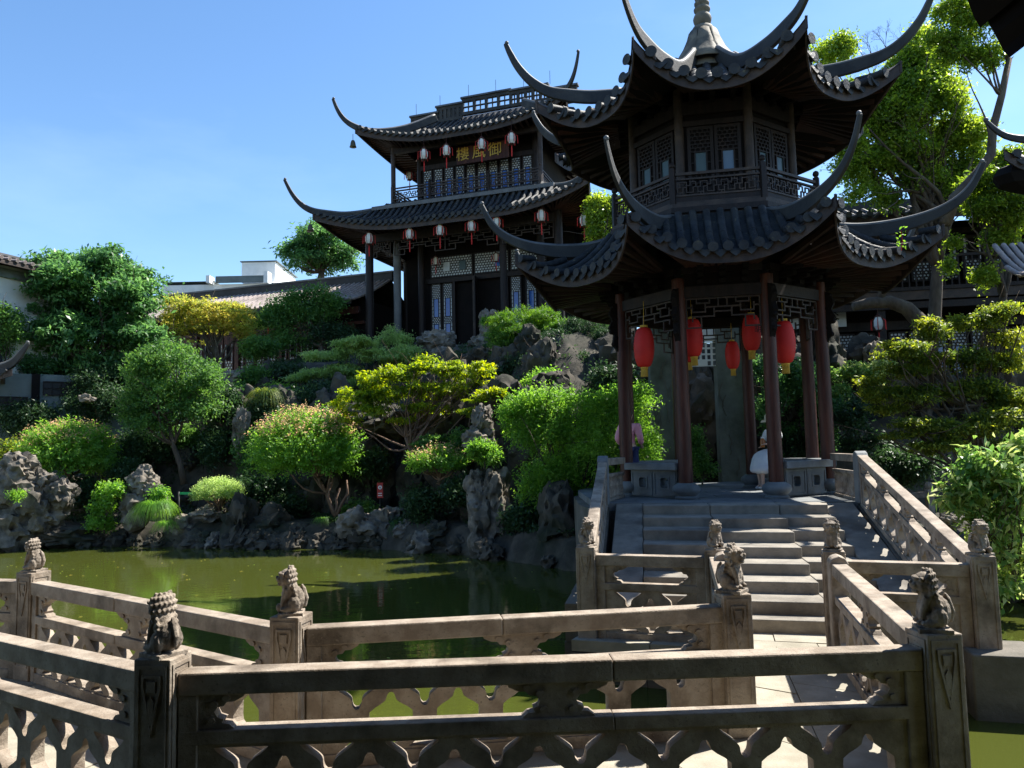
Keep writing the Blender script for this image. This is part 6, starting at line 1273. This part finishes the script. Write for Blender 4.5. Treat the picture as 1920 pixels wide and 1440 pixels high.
for i, (px, py, rx, ry, D, m, lab) in enumerate([
    (490, 660, 40, 22, 29.5, 'leaf_mid', 'mid green shrub between the orange maple and the weeping maple'), (530, 745, 34, 18, 27, 'leaf_bright', 'fresh green creeper on the slope above the large pink tipped shrub'), (440, 745, 30, 16, 26.5, 'leaf_mid', 'green creeper above the slender rock pillar'),
    (60, 700, 50, 24, 26.8, 'leaf_evergreen', 'glossy green shrub in front of the corridor wall at the far left'), (260, 690, 40, 22, 27.5, 'leaf_evergreen', 'glossy green bough low on the right of the evergreen tree'), (960, 700, 36, 16, 24.5, 'leaf_mid', 'green bush right below the bright pine'),
    (1020, 720, 40, 18, 21.5, 'leaf_bright', 'sunlit sprays rising above the large green shrub'), (755, 668, 30, 16, 27.4, 'leaf_pale', 'pale bush at the left end of the jagged hall rocks'), (870, 830, 22, 16, 21, 'leaf_mid', 'green sprigs left of the perched sunlit rock')]):
    plant('green_shrub', lab, 'shrub', (px, py + ry), [(px, py, rx, ry), (px + rx * .5, py - ry * .2, rx * .5, ry * .6), (px - rx * .5, py + ry * .2, rx * .5, ry * .5)], D, int(80 + rx * ry / 9), 32, .22, .11, .045, m, tr=.03, ntips=3, group='green shrubs on the rockery slope')
# dark undergrowth on the hillside
DG = 'dark shrubs growing over the shaded rockery'
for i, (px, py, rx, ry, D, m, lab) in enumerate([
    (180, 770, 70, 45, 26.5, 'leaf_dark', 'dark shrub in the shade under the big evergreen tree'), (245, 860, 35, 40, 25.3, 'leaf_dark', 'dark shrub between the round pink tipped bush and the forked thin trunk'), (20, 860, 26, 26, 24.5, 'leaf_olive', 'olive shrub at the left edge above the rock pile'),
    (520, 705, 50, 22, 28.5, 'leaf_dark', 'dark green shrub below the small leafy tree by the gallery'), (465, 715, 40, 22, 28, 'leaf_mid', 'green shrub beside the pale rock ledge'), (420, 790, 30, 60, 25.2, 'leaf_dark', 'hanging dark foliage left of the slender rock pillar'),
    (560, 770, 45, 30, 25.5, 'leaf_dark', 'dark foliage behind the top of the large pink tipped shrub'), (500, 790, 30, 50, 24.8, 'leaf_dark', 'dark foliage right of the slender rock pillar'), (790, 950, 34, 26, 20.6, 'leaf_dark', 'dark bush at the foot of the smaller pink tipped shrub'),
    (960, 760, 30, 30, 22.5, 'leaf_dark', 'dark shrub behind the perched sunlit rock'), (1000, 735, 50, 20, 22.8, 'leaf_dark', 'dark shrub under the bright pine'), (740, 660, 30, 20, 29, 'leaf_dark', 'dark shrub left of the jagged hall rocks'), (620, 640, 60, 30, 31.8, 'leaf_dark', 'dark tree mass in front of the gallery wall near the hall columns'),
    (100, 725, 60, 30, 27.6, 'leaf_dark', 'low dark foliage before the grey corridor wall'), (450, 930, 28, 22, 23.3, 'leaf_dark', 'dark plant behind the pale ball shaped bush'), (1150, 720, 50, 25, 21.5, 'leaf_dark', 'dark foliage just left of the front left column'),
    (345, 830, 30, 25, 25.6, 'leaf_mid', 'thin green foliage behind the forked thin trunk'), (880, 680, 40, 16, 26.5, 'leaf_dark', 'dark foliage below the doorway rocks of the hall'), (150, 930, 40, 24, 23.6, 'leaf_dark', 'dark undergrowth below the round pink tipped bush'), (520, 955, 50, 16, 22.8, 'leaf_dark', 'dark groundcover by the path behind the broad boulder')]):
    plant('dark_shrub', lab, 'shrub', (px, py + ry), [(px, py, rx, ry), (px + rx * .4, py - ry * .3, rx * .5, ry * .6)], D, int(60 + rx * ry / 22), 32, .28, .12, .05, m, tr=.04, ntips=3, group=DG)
plant('broadleaf_tree', 'light green tree at the left edge beside the white wall', 'tree', (5, 720), [(0, 610, 36, 30), (22, 628, 22, 20), (-10, 650, 36, 30)], 25.6, 200, 34, .25, .12, .055, 'leaf_mid', tr=.07)
# right side: camphor trees
plant('camphor_tree', 'tall camphor tree with a light green crown right of the pavilion', 'tree', (1750, 690),
      [(1560, 110, 40, 45), (1620, 190, 60, 50), (1700, 150, 70, 50), (1660, 240, 80, 50), (1750, 220, 70, 60), (1790, 280, 60, 50), (1700, 300, 80, 45), (1630, 320, 60, 38), (1760, 340, 70, 30), (1590, 290, 26, 50, -1), (1720, 90, 40, 30), (1640, 370, 60, 20), (1610, 240, 50, 50), (1800, 370, 60, 36), (1820, 330, 50, 30), (1570, 200, 30, 50), (1700, 200, 80, 50)], 20.5, 3300, 26, .24, .115, .058, 'leaf_camphor',
      trunkpts=[(1740, 700), (1752, 600), (1758, 500), (1768, 420), (1765, 370)], tr=.19, r1=.05, ntips=12, twigs=2, inner=.2)
plant('camphor_tree', 'leafy canopy at the top right beside the black roof corner', 'tree', (1900, 500),
      [(1780, 30, 32, 36), (1820, 60, 45, 45), (1800, 110, 40, 40), (1850, 110, 36, 26), (1870, 20, 30, 30), (1760, 80, 24, 24)], 17, 520, 26, .15, .085, .045, 'leaf_camphor', r1=.014 if True else 0, trunkpts=[(1772, 420, 17), (1790, 370, 17), (1832, 325, 17), (1858, 290, 17), (1862, 240, 17), (1878, 180, 17), (1892, 110, 17)], tr=.13, ntips=3, inner=.15)
plant('camphor_tree', 'fresh green foliage at the right edge below the small roof corner', 'tree', (1900, 640),
      [(1860, 360, 50, 40), (1900, 340, 40, 40), (1850, 400, 40, 30), (1900, 420, 45, 40), (1870, 460, 30, 25), (1900, 300, 30, 20), (1845, 525, 20, 22), (1780, 505, 12, 18), (1788, 460, 12, 12)], 17.5, 800, 26, .16, .095, .05, 'leaf_camphor', trunkpts=[(1840, 650, 17.5), (1880, 560, 17.5), (1890, 480, 17.5)], tr=.11, inner=.15)
bt_ = thing('leaning_trunk', 'mossy tree trunk bending left under the pavilion eave', 'tree', at(1722, 660, 20).to_tuple())
b = MB(); b.tube([at(x, y, 20) for x, y in ((1718, 690), (1726, 650), (1735, 628), (1722, 600), (1700, 578), (1668, 566), (1630, 568), (1600, 575))], [.30, .27, .24, .21, .19, .17, .14, .11], 12); b.build('trunk', M['bark'], bt_, smooth=True)
b = MB(); b.tube([at(x, y, 20) for x, y in ((1650, 566), (1660, 520), (1668, 470), (1680, 420))], [.12, .10, .08, .06], 8); b.build('limb', M['bark'], bt_, smooth=True)
# bare twigs against the sky
bw = thing('bare_tree', 'bare grey twigs against the sky above the camphor crown', 'tree', at(1690, 150, 23).to_tuple()); b = MB()
def twig(p, d, l, r, n):
    q = p + d * l; b.tube([p, p.lerp(q, .5) + Vector(tuple(rng.normal(size=3))) * l * .04, q], [r, r * .8, r * .6], 4, cap=False)
    if n: 
        for _ in range(2 if random.random() < .7 else 3): twig(p.lerp(q, random.uniform(.6, 1)), (d + Vector(tuple(rng.normal(size=3))) * .38 * Vector((1, .5, 1)).length * .6).normalized(), l * .72, r * .65, n - 1)
for px, py, dx in ((1640, 120, -.3), (1665, 110, -.1), (1690, 105, .05), (1700, 110, .3), (1720, 120, .5), (1640, 150, .1)): twig(at(px, py, 23), Vector((dx, 0, 1)).normalized(), .42, .014, 6)
b.build('twigs', M['bark'], bw, fix=False)
# right maples and dark foliage
plant('maple_tree', 'green and yellow layered maple overhanging the right side of the pond', 'tree', (1800, 900),
      [(1700, 655, 40, 16, -.6), (1755, 632, 36, 18), (1800, 612, 30, 18, .6), (1850, 604, 40, 24), (1885, 585, 30, 20), (1900, 640, 40, 26), (1700, 700, 60, 14), (1660, 738, 50, 12), (1780, 680, 80, 22), (1860, 690, 70, 30), (1720, 745, 80, 16), (1820, 740, 90, 24), (1670, 770, 45, 10), (1900, 760, 50, 40), (1640, 715, 34, 7), (1650, 745, 40, 8), (1690, 668, 60, 8), (1740, 610, 30, 8)], 15.5, 1150, 26, .17, .09, .036, 'leaf_olive', flat=.5, inner=.5, up=.9, droop=.3, tr=.1, twigs=3, ntips=10, trunkpts=[(1850, 920), (1840, 830), (1835, 760)])
plant('maple_tree', 'darker lower maple boughs over the shaded pond bank on the right', 'tree', (1830, 930),
      [(1720, 800, 60, 12), (1800, 810, 80, 20), (1870, 800, 60, 30), (1760, 840, 60, 14), (1680, 820, 30, 8), (1900, 850, 40, 30)], 15, 460, 34, .19, .085, .035, 'leaf_olive', flat=.4, up=.9, droop=.3, tr=.07)
plant('ivy', 'silvery leaved ivy hanging on the cliff right of the red columns', 'plant', (1530, 850), [(1520, 740, 30, 26), (1535, 790, 30, 36), (1548, 830, 26, 26), (1500, 700, 26, 20), (1560, 775, 24, 20)], 19.2, 300, 28, .18, .09, .07, 'leaf_evergreen', tr=.03)
plant('silver_shrub', 'grey green shrub below the two visitors on the rockery', 'shrub', (1610, 730), [(1600, 700, 36, 14), (1640, 705, 30, 14), (1570, 745, 26, 16), (1660, 690, 24, 12)], 19.6, 170, 28, .16, .09, .05, 'leaf_variegated', tr=.04)
plant('ivy', 'dark ivy behind the seated woman', 'plant', (1450, 860), [(1445, 765, 40, 30), (1480, 730, 36, 30), (1430, 700, 30, 30), (1465, 820, 26, 30)], 19.6, 220, 28, .2, .09, .06, 'leaf_evergreen', tr=.03)
plant('ivy', 'dark ivy over the rock cliff between the right columns and the maple', 'plant', (1610, 860), [(1600, 800, 40, 40), (1640, 840, 40, 30), (1590, 850, 30, 20)], 18.6, 160, 28, .2, .09, .06, 'leaf_dark', tr=.03)
plant('variegated_shrub', 'bright bush with large pale edged leaves overhanging the pond at the lower right', 'shrub', (1900, 1090),
      [(1850, 890, 55, 38), (1815, 925, 45, 26), (1880, 930, 50, 40), (1800, 955, 36, 20), (1890, 990, 45, 40), (1860, 1030, 36, 30), (1900, 1060, 36, 40), (1878, 1105, 30, 22), (1835, 985, 26, 18), (1910, 860, 30, 36)], 11, 250, 17, .16, .155, .058, 'leaf_variegated', tr=.04, ntips=16, r1=.015, twigs=2, inner=.15, up=.6, droop=.45)
b_ = thing('far_railing', 'small low stone slab rail in the shade beyond the sloping balustrade', 'railing', at(1715, 935, 15.4).to_tuple())
a_, c_ = at(1695, 930, 15.4), at(1738, 927, 15.2); bb = MB(); bb.beam(a_, c_, .25, .10); bb.build('rail', M['stone'], b_); bb = MB(); bb.box((c_.x + .05, c_.y, c_.z - .2), (.12, .12, .6)); bb.ball((c_.x + .05, c_.y, c_.z + .17), .08); bb.build('post', M['stone'], b_)
# small red flowering weed on the lower roof
wd_ = thing('roof_weed', 'tiny red and green weed growing on the right lower pavilion eave', 'plant', at(1690, 470, 12.4).to_tuple())
b = MB(); b.tube([at(1690, 470, 12.4), at(1692, 450, 12.4), at(1689, 432, 12.4)], [.008, .006, .004], 4); b.build('stem', M['redtassel'], wd_)
cc_ = np.array([tuple(at(1690 + random.uniform(-9, 9), random.uniform(424, 466), 12.4 + random.uniform(-.08, .08))) for _ in range(26)]); link('leaves', leaf_mesh('leaves', cc_, unit(26), unit(26), .06, .03, M['leaf_bright'], root_loc(wd_)), wd_)
# little mat of fallen leaves and weeds over the hill soil
N = 60000; X = rng.uniform(-17, 1.6, N); Y = np.interp(X, SX, SY) + rng.uniform(.3, 12, N); keep = np.array([noise.noise(Vector((x * .9, y * .9, 3))) > -.02 for x, y in zip(X, Y)]); X, Y = X[keep], Y[keep]
Z = np.array([hill(x, y) for x, y in zip(X, Y)]) + rng.uniform(.02, .16, len(X)); o = link('groundcover', leaf_mesh('groundcover', np.stack([X, Y, Z], 1), unit(len(X)), unit(len(X)) * .6 + np.array([0, 0, .8]), .10, .05, M['leaf_dark']))
tag(o, 'low dark green groundcover over the rockery slope', 'groundcover'); o['kind'] = 'stuff'

# fallen leaves floating on the pond
N = 150; X = rng.uniform(-16, 1, N); Y = 8 + (rng.random(N) ** .6) * 14; k_ = Y < np.interp(X, SX, SY) - .2; X, Y = X[k_], Y[k_]; n_ = len(X)
o = link('floating_leaves', leaf_mesh('floating_leaves', np.stack([X, Y, np.full(n_, WZ + .006)], 1), np.c_[rng.normal(size=(n_, 2)), np.zeros(n_)], np.tile([0, 0, 1.], (n_, 1)), rng.uniform(.04, .09, n_), .035, M['leaf_orange'], fold=.02))
tag(o, 'small fallen leaves floating on the green pond', 'floating leaves'); o['kind'] = 'stuff'
